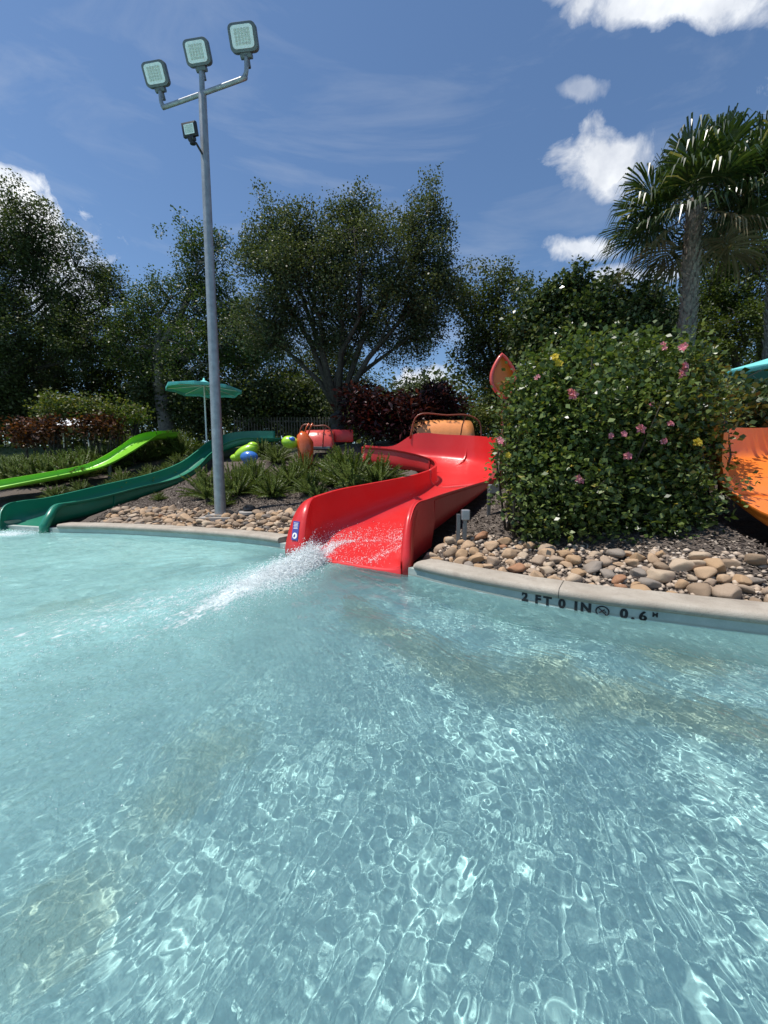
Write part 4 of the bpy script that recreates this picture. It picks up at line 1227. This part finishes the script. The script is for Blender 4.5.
# ------------------------------------------------------------------ palms
def palm(base, top, crown_r, label, seed, n_fr=34, trunk_r=.19):
    r = np.random.default_rng(seed); base = Vector(base); top = Vector(top)
    root = empty('palm_tree', base); tag(root, label, 'palm', 'tall fan palms at the right')
    mb_ = MB(); pts_ = []; rad = []
    for k in range(34):
        f = k / 33; p = base.lerp(top, f); p.x += .05 * math.sin(f * 4); pts_.append(p - Vector((0, 0, .3 * (1 - f)))); rad.append(trunk_r * (1.12 - .1 * f + .05 * math.sin(k * 2.4)) * (1.25 if f > .93 else 1))
    mb_.tube(pts_, rad, 14)
    for k in range(210):   # criss-cross boots
        f = .12 + .86 * (k / 210); w_ = k * 2.4; p = base.lerp(top, f); p.x += .05 * math.sin(f * 4); o_ = Vector((math.cos(w_), math.sin(w_), 0)); s_ = Vector((-o_.y, o_.x, 0))
        L_ = r.uniform(.10, .2); b0 = p + o_ * trunk_r * .9; tip = b0 + Vector((0, 0, L_)) + o_ * r.uniform(.03, .085) + s_ * r.normal() * .05
        wv = .055
        mb_.add([tuple(b0 - s_ * wv), tuple(b0 + s_ * wv), tuple(tip + s_ * .02), tuple(tip - s_ * .02), tuple(b0 - s_ * wv + o_ * .03 - Vector((0, 0, .02))), tuple(b0 + s_ * wv + o_ * .03 - Vector((0, 0, .02))), tuple(tip + s_ * .02 + o_ * .018), tuple(tip - s_ * .02 + o_ * .018)],
                [(0, 1, 2, 3), (7, 6, 5, 4), (0, 4, 5, 1), (2, 6, 7, 3), (1, 5, 6, 2), (0, 3, 7, 4)])
    tr = mb_.build('trunk', M['boots'], root); tr.matrix_parent_inverse = Matrix.Translation(-base)
    for k in range(n_fr):
        az = k * 2.39996 + r.normal() * .15; f = k / (n_fr - 1); el = R(80 - 112 * f + r.normal() * 7)
        d0 = Vector((math.cos(az) * math.cos(el), math.sin(az) * math.cos(el), math.sin(el)))
        side = Vector((-math.sin(az), math.cos(az), 0)); up_ = d0.cross(side) * -1
        if up_.z < 0 and el < R(80): up_ = -up_
        pl = crown_r * r.uniform(.42, .55); o_ = top + Vector((0, 0, -.15)) + d0 * .1
        hub = o_ + d0 * pl + Vector((0, 0, -.10 * pl))
        V_ = []; Fc = []
        pw_ = .022
        V_ += [tuple(o_ - side * pw_), tuple(o_ + side * pw_), tuple(hub + side * .012), tuple(hub - side * .012), tuple(o_ + up_ * .02), tuple(hub + up_ * .012)]
        Fc += [(0, 1, 2, 3), (0, 3, 5, 4), (1, 4, 5, 2)]
        ns = 46; fl = crown_r * r.uniform(.5, .62)
        costa = d0 * fl * .28 + Vector((0, 0, -.18 * fl))
        for q in range(ns):
            u_ = (q / (ns - 1) - .5) * 2; ang = u_ * R(128)
            st_ = hub + costa * (1 - abs(u_)) * .9
            dv = d0 * math.cos(ang) + side * math.sin(ang) * .9 + up_ * .22 * (1 - abs(u_)) + Vector(r.normal(size=3)) * .035
            dv.normalize(); L_ = fl * (1 - .25 * abs(u_)) * r.uniform(.88, 1.08)
            wv = (side * math.cos(ang) - d0 * math.sin(ang)).normalized() * .024
            g_ = .28 * (.6 + .8 * r.random())
            p1 = st_ + dv * L_ * .45; p2 = st_ + dv * L_ * .78 + Vector((0, 0, -g_ * L_ * .35)); p3 = st_ + dv * L_ * .95 + Vector((0, 0, -g_ * L_ * 1.5))
            b_ = len(V_); nrm = dv.cross(wv).normalized() * .008
            V_ += [tuple(st_), tuple(p1 - wv + nrm), tuple(p1 + wv + nrm), tuple(p2 - wv * .8), tuple(p2 + wv * .8), tuple(p3)]
            Fc += [(b_, b_ + 1, b_ + 2), (b_ + 1, b_ + 3, b_ + 4, b_ + 2), (b_ + 3, b_ + 5, b_ + 4)]
        me_ = bpy.data.meshes.new('frond'); me_.from_pydata(V_, [], Fc)
        dry = (f > .93)
        o2 = link('frond', me_, M['palmdry'] if dry else M['palm'], root); o2.matrix_parent_inverse = Matrix.Translation(-base)
        if dry: o2['label'] = 'dry brown hanging frond'
    return root


pt = P(697, 200, 10.0); pb = P(681, 370, 10.0); dr_ = (pb - pt) / (pb.z - pt.z); zb = gz(pb.x, 10.0); pb = pt + dr_ * (zb - pt.z)
palm(pb, pt, 1.78, 'tall fan palm with a rough trunk rising behind the flowering bush', 300, 46, .145)
pt2 = P(786, 172, 9.6); palm((pt2.x + .1, 9.6, gz(pt2.x, 9.6)), pt2, 1.65, 'second fan palm cut off by the right edge, only its fronds in view', 301, 34, .16)

# ------------------------------------------------------------------ flood light pole
FG = 'square flood lights on the tall pole'
pbase = P(220, 503, 7.6); pbase.z = gz(pbase.x, pbase.y)
ptop = P(203, 92, 7.55)
lp = root_at('flood_light_pole', pbase, 'tall grey steel pole carrying three square flood lights and a small black one', 'light pole')
ntop = Vector((pbase.x, pbase.y, ptop.z))
s_ = MB(); s_.tube([pbase - Vector((0, 0, .1)), pbase.lerp(ntop, .5), ntop], [.108, .088, .068], 24); s_.tube([ntop, ntop + Vector((0, 0, .35))], .045, 16); keep(s_.build('pole', M['steel'], lp, angle=40))
s_ = MB(); s_.box(.42, .42, .035, Matrix.Translation(pbase + Vector((0, 0, .05))), .005); s_.box(.62, .62, .12, Matrix.Translation(pbase + Vector((0, 0, -.03))), .01)
keep(s_.build('base_plate', M['concrete'], lp))
for ox in (-.16, .16):
    for oy in (-.16, .16):
        s_ = MB(); s_.tube([pbase + Vector((ox, oy, .03)), pbase + Vector((ox, oy, .12))], .016, 8); keep(s_.build('anchor_bolt', M['steel'], lp))
zarm = ntop.z + .0
aL = P(166, 104, 7.8); aR = P(243, 80, 7.3)
ad = Vector((aR.x - aL.x, aR.y - aL.y, 0)).normalized(); cL = Vector((ntop.x, ntop.y, zarm + .02)) - ad * .84; cR = Vector((ntop.x, ntop.y, zarm + .02)) + ad * .86
hd = []
arm = [cL + Vector((0, 0, .30)) - ad * .1, cL + Vector((0, 0, .10)) - ad * .09, cL + Vector((0, 0, .02)) - ad * .03, cL + ad * .06, cR - ad * .08, cR + Vector((0, 0, .02)) + ad * .02, cR + Vector((0, 0, .10)) + ad * .07, cR + Vector((0, 0, .32)) + ad * .08]
s_ = MB(); s_.tube(catmull(arm, 4), .036, 12); keep(s_.build('cross_arm', M['steel'], lp, smooth=True))


def flood(loc, yaw, tilt, scale, parent, dark=False):
    """housing with rounded corners, glass face, led blocks and yoke"""
    Rm = Matrix.Translation(loc) @ Matrix.Rotation(yaw, 4, 'Z') @ Matrix.Rotation(tilt, 4, 'X') @ Matrix.Diagonal((scale * 1.22, scale, scale * .88, 1))
    # local: face looks to -Y, z up, centre 0.27 above the yoke
    s_ = MB(); bm = bmesh.new(); bmesh.ops.create_cube(bm, size=1); bmesh.ops.scale(bm, vec=(.44, .10, .44), verts=bm.verts)
    ed = [e for e in bm.edges if abs(e.verts[0].co.y - e.verts[1].co.y) > .05]; bmesh.ops.bevel(bm, geom=ed, offset=.085 if not dark else .01, segments=5, profile=.5, affect='EDGES')
    bmesh.ops.bevel(bm, geom=[e for e in bm.edges if e.calc_face_angle(0) > 1], offset=.012, segments=2, profile=.5, affect='EDGES')
    s_.frombm(bm, Rm @ Matrix.Translation((0, 0, .27)))
    for k in range(7): s_.box(.012, .07, .34, Rm @ Matrix.Translation((-.15 + k * .05, .08, .27)))
    h_ = keep(s_.build('flood_light', M['black'] if dark else M['dark_metal'], parent, angle=35))
    s_ = MB(); bm = bmesh.new(); bmesh.ops.create_cube(bm, size=1); g_ = .30 if dark else .345; bmesh.ops.scale(bm, vec=(g_, .012, g_), verts=bm.verts)
    ed = [e for e in bm.edges if abs(e.verts[0].co.y - e.verts[1].co.y) > .005]; bmesh.ops.bevel(bm, geom=ed, offset=.06 if not dark else .01, segments=5, profile=.5, affect='EDGES')
    s_.frombm(bm, Rm @ Matrix.Translation((0, -.053, .27)))
    l_ = s_.build('lens', M['lens'], h_)
    s_ = MB()
    for i in range(5):
        for j in range(5): s_.box(.038, .004, .038, Rm @ Matrix.Translation((-.1 + i * .05, -.0615, .17 + j * .05)), .004)
    l_ = s_.build('led_block', M['led'], h_)
    s_ = MB(); s_.box(.16, .10, .05, Rm @ Matrix.Translation((0, .02, .045)), .01); s_.tube([Rm @ Vector((-.09, .02, .02)), Rm @ Vector((.09, .02, .02))], .045, 12)
    s_.tube([Rm @ Vector((0, .02, .0)), Rm @ Vector((0, .02, -.16))], .047, 12)
    b_ = s_.build('yoke', M['black'] if dark else M['dark_metal'], h_, angle=35)


e0, e1 = arm[0], arm[-1]; emid = ntop + Vector((0, 0, .40))
flood(e0, R(-9), R(26), .86, lp); flood(emid, R(-8), R(26), .86, lp); flood(e1, R(-6), R(24), .90, lp)
sm_ = P(203, 147, 7.5); sm_ = Vector((ntop.x, ntop.y - .02, sm_.z))
s_ = MB(); s_.tube([sm_ + Vector((0, 0, -.12)), sm_ + Vector((-.07, -.16, .0)), sm_ + Vector((-.12, -.19, .0))], .02, 8); keep(s_.build('side_bracket', M['black'], lp))
flood(sm_ + Vector((-.13, -.2, .04)), R(-12), R(14), .52, lp, True)
# cable stub box at the pole foot
q = P(249, 503, 7.6); q.z = gz(q.x, q.y); jb = root_at('ground_socket', q, 'black cable socket on a small white disc at the foot of the lamp pole', 'cable socket')
s_ = MB(); s_.lathe([(.20, -.02), (.20, .03), (.18, .045)], 24, Matrix.Translation(q)); keep(s_.build('disc', M['concrete'], jb, angle=40))
s_ = MB(); s_.lathe([(.10, .04), (.13, .08), (.11, .14), (.05, .17)], 12, Matrix.Translation(q)); s_.tube([q + Vector((-.1, 0, .08)), q + Vector((-.02, -.1, .15)), q + Vector((.1, -.05, .09)), q + Vector((.15, .02, .04))], .03, 8)
keep(s_.build('socket', M['black'], jb, angle=40))
q = P(203, 508, 7.35); q.z = gz(q.x, q.y)

# metal stub posts beside the red slide
def stub(px, py, D, h, label, two=True):
    q = P(px, py, D); q.z = gz(q.x, q.y); ro = root_at('stub_post', q, label, 'metal post', 'short metal posts beside the red slide')
    s_ = MB(); s_.box(.045, .045, h, Matrix.Translation(q + Vector((-.035, 0, h / 2 - .03))), .004)
    if two: s_.box(.05, .05, h * .92, Matrix.Translation(q + Vector((.04, -.02, h * .46 - .03))), .004)
    keep(s_.build('post', M['grey_post'], ro))
    s_ = MB(); s_.box(.10 if two else .15, .09, .13, Matrix.Translation(q + Vector((.045 if two else .02, -.03, h * .9))), .012); keep(s_.build('cap_box', M['steel'], ro))


stub(461, 530, 4.75, .38, 'pair of thin grey steel posts standing at the red slide foot'); stub(491, 512, 5.6, .42, 'grey steel post with a box head nearest the flowering bush', False)

# ------------------------------------------------------------------ umbrellas
def umbrella(x, y, ztop, rim_r, drop, label, seed, pole_h=None, n=8, mat='teal'):
    z0 = gz(x, y); ro = root_at('umbrella', (x, y, z0), label, 'umbrella', 'turquoise umbrellas')
    s_ = MB(); s_.tube([(x, y, z0), (x, y, ztop + .05)], .028, 10); keep(s_.build('pole', M['white'], ro))
    V_ = []; Fc = []; k_ = 6
    V_.append((x, y, ztop))
    for j in range(1, k_ + 1):
        f = j / k_
        for i in range(n * 4):
            w_ = 2 * math.pi * i / (n * 4) + .2; seg = (i % 4) / 4; sc_ = math.cos(math.pi / n) / math.cos((seg - .5) * 2 * math.pi / n)
            sag = -.10 * math.sin(math.pi * f) * (.4 + .6 * math.sin(math.pi * seg) )
            V_.append((x + rim_r * f * sc_ * math.cos(w_), y + rim_r * f * sc_ * math.sin(w_), ztop - drop * f + sag * .6))
    nn_ = n * 4
    for i in range(nn_): Fc.append((0, 1 + i, 1 + (i + 1) % nn_))
    for j in range(k_ - 1):
        for i in range(nn_): a_ = 1 + j * nn_; Fc.append((a_ + i, a_ + nn_ + i, a_ + nn_ + (i + 1) % nn_, a_ + (i + 1) % nn_))
    a_ = 1 + (k_ - 1) * nn_; base_ = len(V_)
    for i in range(nn_): v = V_[a_ + i]; V_.append((v[0], v[1], v[2] - .1 - .02 * math.cos(i * math.pi / 2)))
    for i in range(nn_): Fc.append((a_ + i, base_ + i, base_ + (i + 1) % nn_, a_ + (i + 1) % nn_))
    s_ = MB(); s_.add(V_, Fc); c_ = keep(s_.build('canopy', M[mat], ro, angle=20)); md = c_.modifiers.new('cloth', 'SOLIDIFY'); md.thickness = .01
    s_ = MB(); s_.lathe([(.30, -.02), (.16, .06), (.04, .12), (.02, .2)], 16, Matrix.Translation((x, y, ztop))); keep(s_.build('vent', M[mat], ro, smooth=True))
    for i in range(n):
        w_ = 2 * math.pi * i / n + .2
        s_ = MB(); s_.tube([(x, y, ztop - .06), (x + rim_r * math.cos(w_) * .97, y + rim_r * math.sin(w_) * .97, ztop - drop - .05)], .012, 6); keep(s_.build('rib', M['white'], ro))


u = P(204, 384, 13.6); umbrella(u.x, 13.6, u.z, 1.22, .16, 'turquoise umbrella half behind the lamp pole under the trees', 1)
u = P(806, 345, 8.4); umbrella(u.x, 8.4, u.z, 2.0, .62, 'large turquoise umbrella cut off by the right edge above the orange slide', 2)

# ------------------------------------------------------------------ slide starts, shells and ornaments further up the hill
def shell(name, cx, cy, z0, w, h, mat, label, rz, depth=.9, hoop=True, cat='slide entrance'):
    ro = empty(name, (cx, cy, z0), rz); tag(ro, label, cat, 'entrances of further slides')
    V_ = []; Fc = []; n = 16
    for k in range(n + 1):
        f = k / n; z = h * math.sin(min(1, f * 1.0) * math.pi / 2); y = -depth * (1 - math.cos(f * math.pi / 2)) * .5
        for xx in np.linspace(-1, 1, 9): V_.append((xx * w / 2 * (1 - .12 * f * f), -y + .10 * (xx * xx), z))
    for k in range(n):
        for i in range(8): Fc.append((k * 9 + i, k * 9 + i + 1, (k + 1) * 9 + i + 1, (k + 1) * 9 + i))
    s_ = MB(); s_.add(V_, Fc); o = s_.build('shell', mat, ro, smooth=True); md = o.modifiers.new('t', 'SOLIDIFY'); md.thickness = .05
    if hoop:
        s_ = MB(); pts_ = [Vector((-w / 2 - .05 , -depth * .5, 0))] + [Vector((-w / 2 + .03 + (w - .0) * f_, -depth * .52, h + .02)) for f_ in (.08, .5, .8)] + [Vector((w / 2 - .0, -depth * .5, h * .72)), Vector((w / 2 + .07, -depth * .48, 0))]
        s_.tube(catmull(pts_, 5), .022, 8); s_.tube([(w * .22, -depth * .5, 0), (w * .25, -depth * .5, h * .6), (w * .3, -depth * .5, h + .02)], .018, 8); s_.build('hoop_rail', M['brown_tube'], ro, smooth=True)
    s_ = MB(); s_.box(w * .9, .5, .08, Matrix.Translation((0, -.2, -.02)), .01)
    gh = gz(cx, cy)
    for sx_ in (-1, 1): s_.tube([(sx_ * w * .35, 0, -.02), (sx_ * w * .35, 0, gh - z0 - .1)], .05, 8)
    s_.build('deck', M['grey_post'], ro)
    return ro


a0 = P(443, 434, 12.0); shell('slide_entrance', a0.x, a0.y, a0.z - .18, 2.0, .66, M['pale_orange'], 'pale orange rounded shell with a brown hoop rail showing above the red slide wall', 0)
a0 = P(318, 445, 12.4); shell('slide_entrance', a0.x, a0.y, a0.z - .1, 1.0, .62, M['faded_red'], 'faded red rounded shell with a hoop rail behind the spiky plants', 0)
s_ = MB(); a0 = P(338, 436, 12.8); rz_ = empty('red_panel', a0); tag(rz_, 'low red side wall of a slide start behind the faded red shell', 'slide wall')
s_.box(1.0, .06, .40, Matrix.Translation((0, 0, 0)), .02); s_.box(.10, .10, a0.z - gz(a0.x, a0.y) + .3, Matrix.Translation((-.3, .0, -(a0.z - gz(a0.x, a0.y) + .3) / 2)), .01); s_.build('panel', M['red'], rz_, angle=40)

# leaf shaped orange finial above the bush
q = P(505, 398, 8.6); q0 = Vector((q.x, q.y, q.z)); lf = root_at('leaf_ornament', Vector((q.x, q.y, gz(q.x, q.y))), 'upright orange leaf shape with a red rim behind the top left of the flowering bush', 'ornament')
h_ = .92; w_ = .62
prof = [(math.sin(math.pi * f_) ** .8 * w_ / 2 * (1.15 - .45 * f_), h_ * f_) for f_ in np.linspace(0, 1, 17)]
outline = [Vector((x_, 0, z_)) for x_, z_ in prof] + [Vector((-x_, 0, z_)) for x_, z_ in reversed(prof[1:-1])]
Mq = Matrix.Translation(q0) @ Matrix.Rotation(R(-6), 4, 'Y') @ Matrix.Rotation(R(12), 4, 'Z')
s_ = MB(); s_.tube([Mq @ p for p in outline + [outline[0]]], .038, 8); keep(s_.build('rim', M['faded_red'], lf, smooth=True))
s_ = MB(); nn_ = len(outline); cen_ = Vector((0, .10, h_ * .42))
s_.add([tuple(p * 1.0) for p in outline] + [tuple(cen_)], [(i, (i + 1) % nn_, nn_) for i in range(nn_)], Mq); o = keep(s_.build('panel', M['orange'], lf, smooth=True)); md = o.modifiers.new('t', 'SOLIDIFY'); md.thickness = .03
s_ = MB(); s_.tube([Vector((q.x, q.y + .05, gz(q.x, q.y) - .1)), q0 + Vector((0, .05, .05))], .05, 10); keep(s_.build('post', M['brown_tube'], lf))


def blob(mb_, c, rad, rot=0):
    bm = bmesh.new(); bmesh.ops.create_uvsphere(bm, u_segments=24, v_segments=14, radius=1)
    mb_.frombm(bm, Matrix.Translation(c) @ Matrix.Rotation(rot, 4, 'Y') @ Matrix.Diagonal((*rad, 1)))


# green ball and orange body
q = P(305, 445, 11.4); k = 11.4 / F; zg = gz(q.x, q.y)
cr = root_at('snail_ornament', (q.x, q.y, zg), 'lime ball with a blue patch joined to an upright orange body among the plants', 'ornament', 'painted ornaments beside the slides')
s_ = MB(); s_.tube([Vector((q.x, q.y, zg - .05)), q + Vector((.02, 0, -.2)), q + Vector((0, 0, .05)), q + Vector((-.06, 0, .28)), q + Vector((-.02, 0, .38))], [.2, .23, .25, .17, .08], 16); keep(s_.build('body', M['fig_orange'], cr, smooth=True))
s_ = MB(); blob(s_, q + Vector((-.42, -.05, .07)), (.25, .24, .19), R(12)); ball = keep(s_.build('ball', M['fig_lime'], cr, smooth=True))
s_ = MB(); blob(s_, q + Vector((-.33, -.22, .15)), (.10, .06, .07)); o = s_.build('patch', M['fig_blue'], ball, smooth=True)
for sx_ in (.05, .16): s_ = MB(); s_.tube([q + Vector((sx_ - .06, 0, .30)), q + Vector((sx_, 0, .50)), q + Vector((sx_ + .08, 0, .62))], [.025, .02, .03], 8); keep(s_.build('horn', M['fig_orange'], cr, smooth=True))
q = P(247, 455, 11.6); zg = gz(q.x, q.y)
cr = root_at('frog_ornament', (q.x, q.y, zg), 'lime humped ornament over a blue ball beside the dark green slide top', 'ornament', 'painted ornaments beside the slides')
s_ = MB(); blob(s_, q + Vector((-.02, 0, .08)), (.40, .25, .20), R(-28)); blob(s_, q + Vector((.18, 0, .27)), (.16, .15, .12)); blob(s_, q + Vector((-.30, 0, -.08)), (.2, .16, .12)); keep(s_.build('body', M['fig_lime'], cr, smooth=True))
s_ = MB(); blob(s_, q + Vector((.14, -.22, -.07)), (.26, .18, .18)); s_.tube([Vector((q.x, q.y, zg - .05)), q], .12, 10); keep(s_.build('ball', M['fig_blue'], cr, smooth=True))

# fence, pavilion roofs and thin trunks under the trees
fx0 = P(235, 430, 16.5); fx1 = P(345, 430, 16.5); fr = root_at('picket_fence', Vector((fx0.x, 16.5, gz(fx0.x, 16.5))), 'dark picket fence in the shade under the live oak', 'fence')
s_ = MB(); zf = gz(fx0.x, 16.5)
for z_ in (.25, 1.05): s_.box(fx1.x - fx0.x, .03, .06, Matrix.Translation(((fx0.x + fx1.x) / 2, 16.5, zf + z_)))
keep(s_.build('rail', M['wood'], fr))
s_ = MB(); nx_ = int((fx1.x - fx0.x) / .12)
for i in range(nx_): s_.box(.05, .025, 1.2, Matrix.Translation((fx0.x + .12 * i, 16.47, zf + .62)), .004)
keep(s_.build('pickets', M['wood'], fr))
for i, (px, D, w_, lab) in enumerate([(240, 26, 3.2, 'white roofed open shelter in the distance just right of the lamp pole'), (80, 30, 4.5, 'white roofed open shelter in the distance at the left')]):
    x = (px - 384) / F * D; z0 = gz(x, D); ro = root_at('shelter', (x, D, z0), lab, 'shelter', 'white roofed shelters beyond the trees')
    s_ = MB(); s_.add([(-w_ / 2, -1.5, 2.3), (w_ / 2, -1.5, 2.3), (w_ / 2, 1.5, 2.3), (-w_ / 2, 1.5, 2.3), (-w_ / 4, 0, 3.0), (w_ / 4, 0, 3.0)], [(0, 1, 5, 4), (1, 2, 5), (2, 3, 4, 5), (3, 0, 4), (3, 2, 1, 0)], Matrix.Translation((x, D, z0))); keep(s_.build('roof', M['roof_white'], ro))
    for sx_ in (-1, 1):
        for sy_ in (-1, 1): s_ = MB(); s_.tube([(x + sx_ * w_ * .45, D + sy_ * 1.35, z0 - .1), (x + sx_ * w_ * .45, D + sy_ * 1.35, z0 + 2.32)], .06, 8); keep(s_.build('post', M['white'], ro))

# lawn tufts at the far left
n = 16000; gx_ = rng.uniform(-22, -8.5, n); gy_ = rng.uniform(12.5, 20, n); gz_ = ground_h(gx_, gy_)
V_, Q_ = leafcloud(np.stack([gx_, gy_, gz_], 1), 1, .01, .10, 9, .12); 
o = link('grass', np_mesh('grass', V_, Q_), M['grass']); tag(o, 'short lawn grass on the level ground beyond the beds', 'grass', kind='stuff')

# ------------------------------------------------------------------ light
SD = Vector((-.33, -.07, .90)).normalized()    # towards the sun
el = math.asin(SD.z); rot = math.atan2(SD.x, SD.y)
sd = bpy.data.lights.new('sun', 'SUN'); sd.energy = 4.6; sd.angle = R(.5); sd.color = (1, .955, .89)
so = bpy.data.objects.new('sun', sd); COL.objects.link(so); so.rotation_euler = (-SD).to_track_quat('-Z', 'Y').to_euler(); so.location = (0, 0, 30)
sd.cycles.is_caustics_light = True
water.cycles.is_caustics_caster = True
pf.cycles.is_caustics_receiver = True
wall.cycles.is_caustics_receiver = True

w = bpy.data.worlds.new('World'); scene.world = w; w.use_nodes = True; t = NT(w)
t.n.clear()
sky = t.node('ShaderNodeTexSky', sky_type='NISHITA', sun_disc=False, sun_elevation=el, sun_rotation=rot, air_density=1.0, dust_density=.35, ozone_density=2.2, altitude=0)
dirn = t.node('ShaderNodeNewGeometry').outputs['Incoming']
dirv = t.node('ShaderNodeVectorMath', {0: dirn, 1: (-1, -1, -1)}, operation='MULTIPLY').outputs[0]
nA = t.node('ShaderNodeTexNoise', {'Vector': dirv, 'Scale': 13, 'Detail': 9, 'Roughness': .62, 'Distortion': .3}).outputs[0]
nB = t.node('ShaderNodeTexNoise', {'Vector': dirv, 'Scale': 5, 'Detail': 6, 'Roughness': .6}).outputs[0]
mask = None
CLOUDS = [(0, 214, 78, 48, 1.3, 28), (-50, 200, 60, 50, 1.1, 0), (575, 88, 27, 9, .5, 0), (602, 165, 46, 27, 1.0, 10), (585, 248, 34, 12, .8, 0), (670, 4, 110, 15, .9, 0), (560, -6, 30, 8, .5, 0), (635, 275, 46, 9, .7, 0), (425, 385, 36, 20, 1.0, 0), (60, 300, 50, 30, .7, 0), (900, 100, 90, 50, 1, 0), (384, -260, 200, 60, .9, 0)]
for px, py, rx, ry, amp, rotd in CLOUDS:
    c_ = (P(px, py, 10) - Vector((0, 0, CAMH))).normalized()
    e1 = Vector((1, 0, 0)); e1 = (e1 - c_ * e1.dot(c_)).normalized(); e2 = c_.cross(e1); e2 = -e2 if e2.z < 0 else e2
    ca, sa = math.cos(R(-rotd)), math.sin(R(-rotd)); f1 = e1 * ca + e2 * sa; f2 = e2 * ca - e1 * sa
    sc_ = c_.y / F * 1.0   # angular size per pixel falls off away from the axis
    d1 = t.node('ShaderNodeVectorMath', {0: dirv, 1: tuple(f1 / (rx * sc_))}, operation='DOT_PRODUCT').outputs['Value']
    d2 = t.node('ShaderNodeVectorMath', {0: dirv, 1: tuple(f2 / (ry * sc_))}, operation='DOT_PRODUCT').outputs['Value']
    o1, o2 = 0.0, 0.0
    fr_ = t.node('ShaderNodeVectorMath', {0: dirv, 1: tuple(c_)}, operation='DOT_PRODUCT').outputs['Value']
    rr = t.math('SQRT', t.math('ADD', t.math('MULTIPLY', d1, d1), t.math('MULTIPLY', d2, d2)))
    v = t.math('MULTIPLY', t.math('SUBTRACT', 1.0, rr), t.math('GREATER_THAN', fr_, 0.0))
    v = t.math('ADD', v, t.math('MULTIPLY', t.math('SUBTRACT', nA, .5), 2.6))
    v = t.math('MULTIPLY', t.math('MULTIPLY', t.math('ADD', v, -.05), 1.7, clamp=True), amp, clamp=True)
    v = t.math('MULTIPLY', v, t.math('MULTIPLY', t.math('SUBTRACT', 1.9, rr), 1.6, clamp=True))
    mask = v if mask is None else t.math('MAXIMUM', mask, v)
# thin high cirrus
st_ = t.node('ShaderNodeMapping', {'Vector': dirv, 'Rotation': (0, R(35), R(20)), 'Scale': (1.4, 5, 9)}).outputs[0]
ci = t.node('ShaderNodeTexNoise', {'Vector': st_, 'Scale': 1.3, 'Detail': 8, 'Roughness': .6, 'Distortion': .6}).outputs[0]
ci = t.math('MULTIPLY', t.math('SUBTRACT', ci, .5, clamp=True), .9)
skyc = t.mix(1, sky.outputs[0], (.86, .98, 1.06, 1), 'MULTIPLY')
col = t.mix(ci, skyc, (5.2, 5.6, 6.2, 1))
shade = t.ramp(nB, [(.35, (4.6, 5.0, 5.8)), (.62, (8.8, 9.0, 9.2))])
col = t.mix(mask, col, shade)
bg = t.node('ShaderNodeBackground', {'Color': col, 'Strength': .105})
o = t.n.new('ShaderNodeOutputWorld'); t.l.new(bg.outputs[0], o.inputs[0])

scene.view_settings.view_transform = 'Standard'; scene.view_settings.look = 'None'; scene.view_settings.exposure = .28; scene.view_settings.gamma = 1
scene.render.engine = 'CYCLES'
cy = scene.cycles
cy.caustics_refractive = True; cy.caustics_reflective = False; cy.max_bounces = 10; cy.transmission_bounces = 8; cy.transparent_max_bounces = 8; cy.diffuse_bounces = 3; cy.glossy_bounces = 4
cy.sample_clamp_indirect = 6; cy.blur_glossy = .5
cy.use_denoising = True
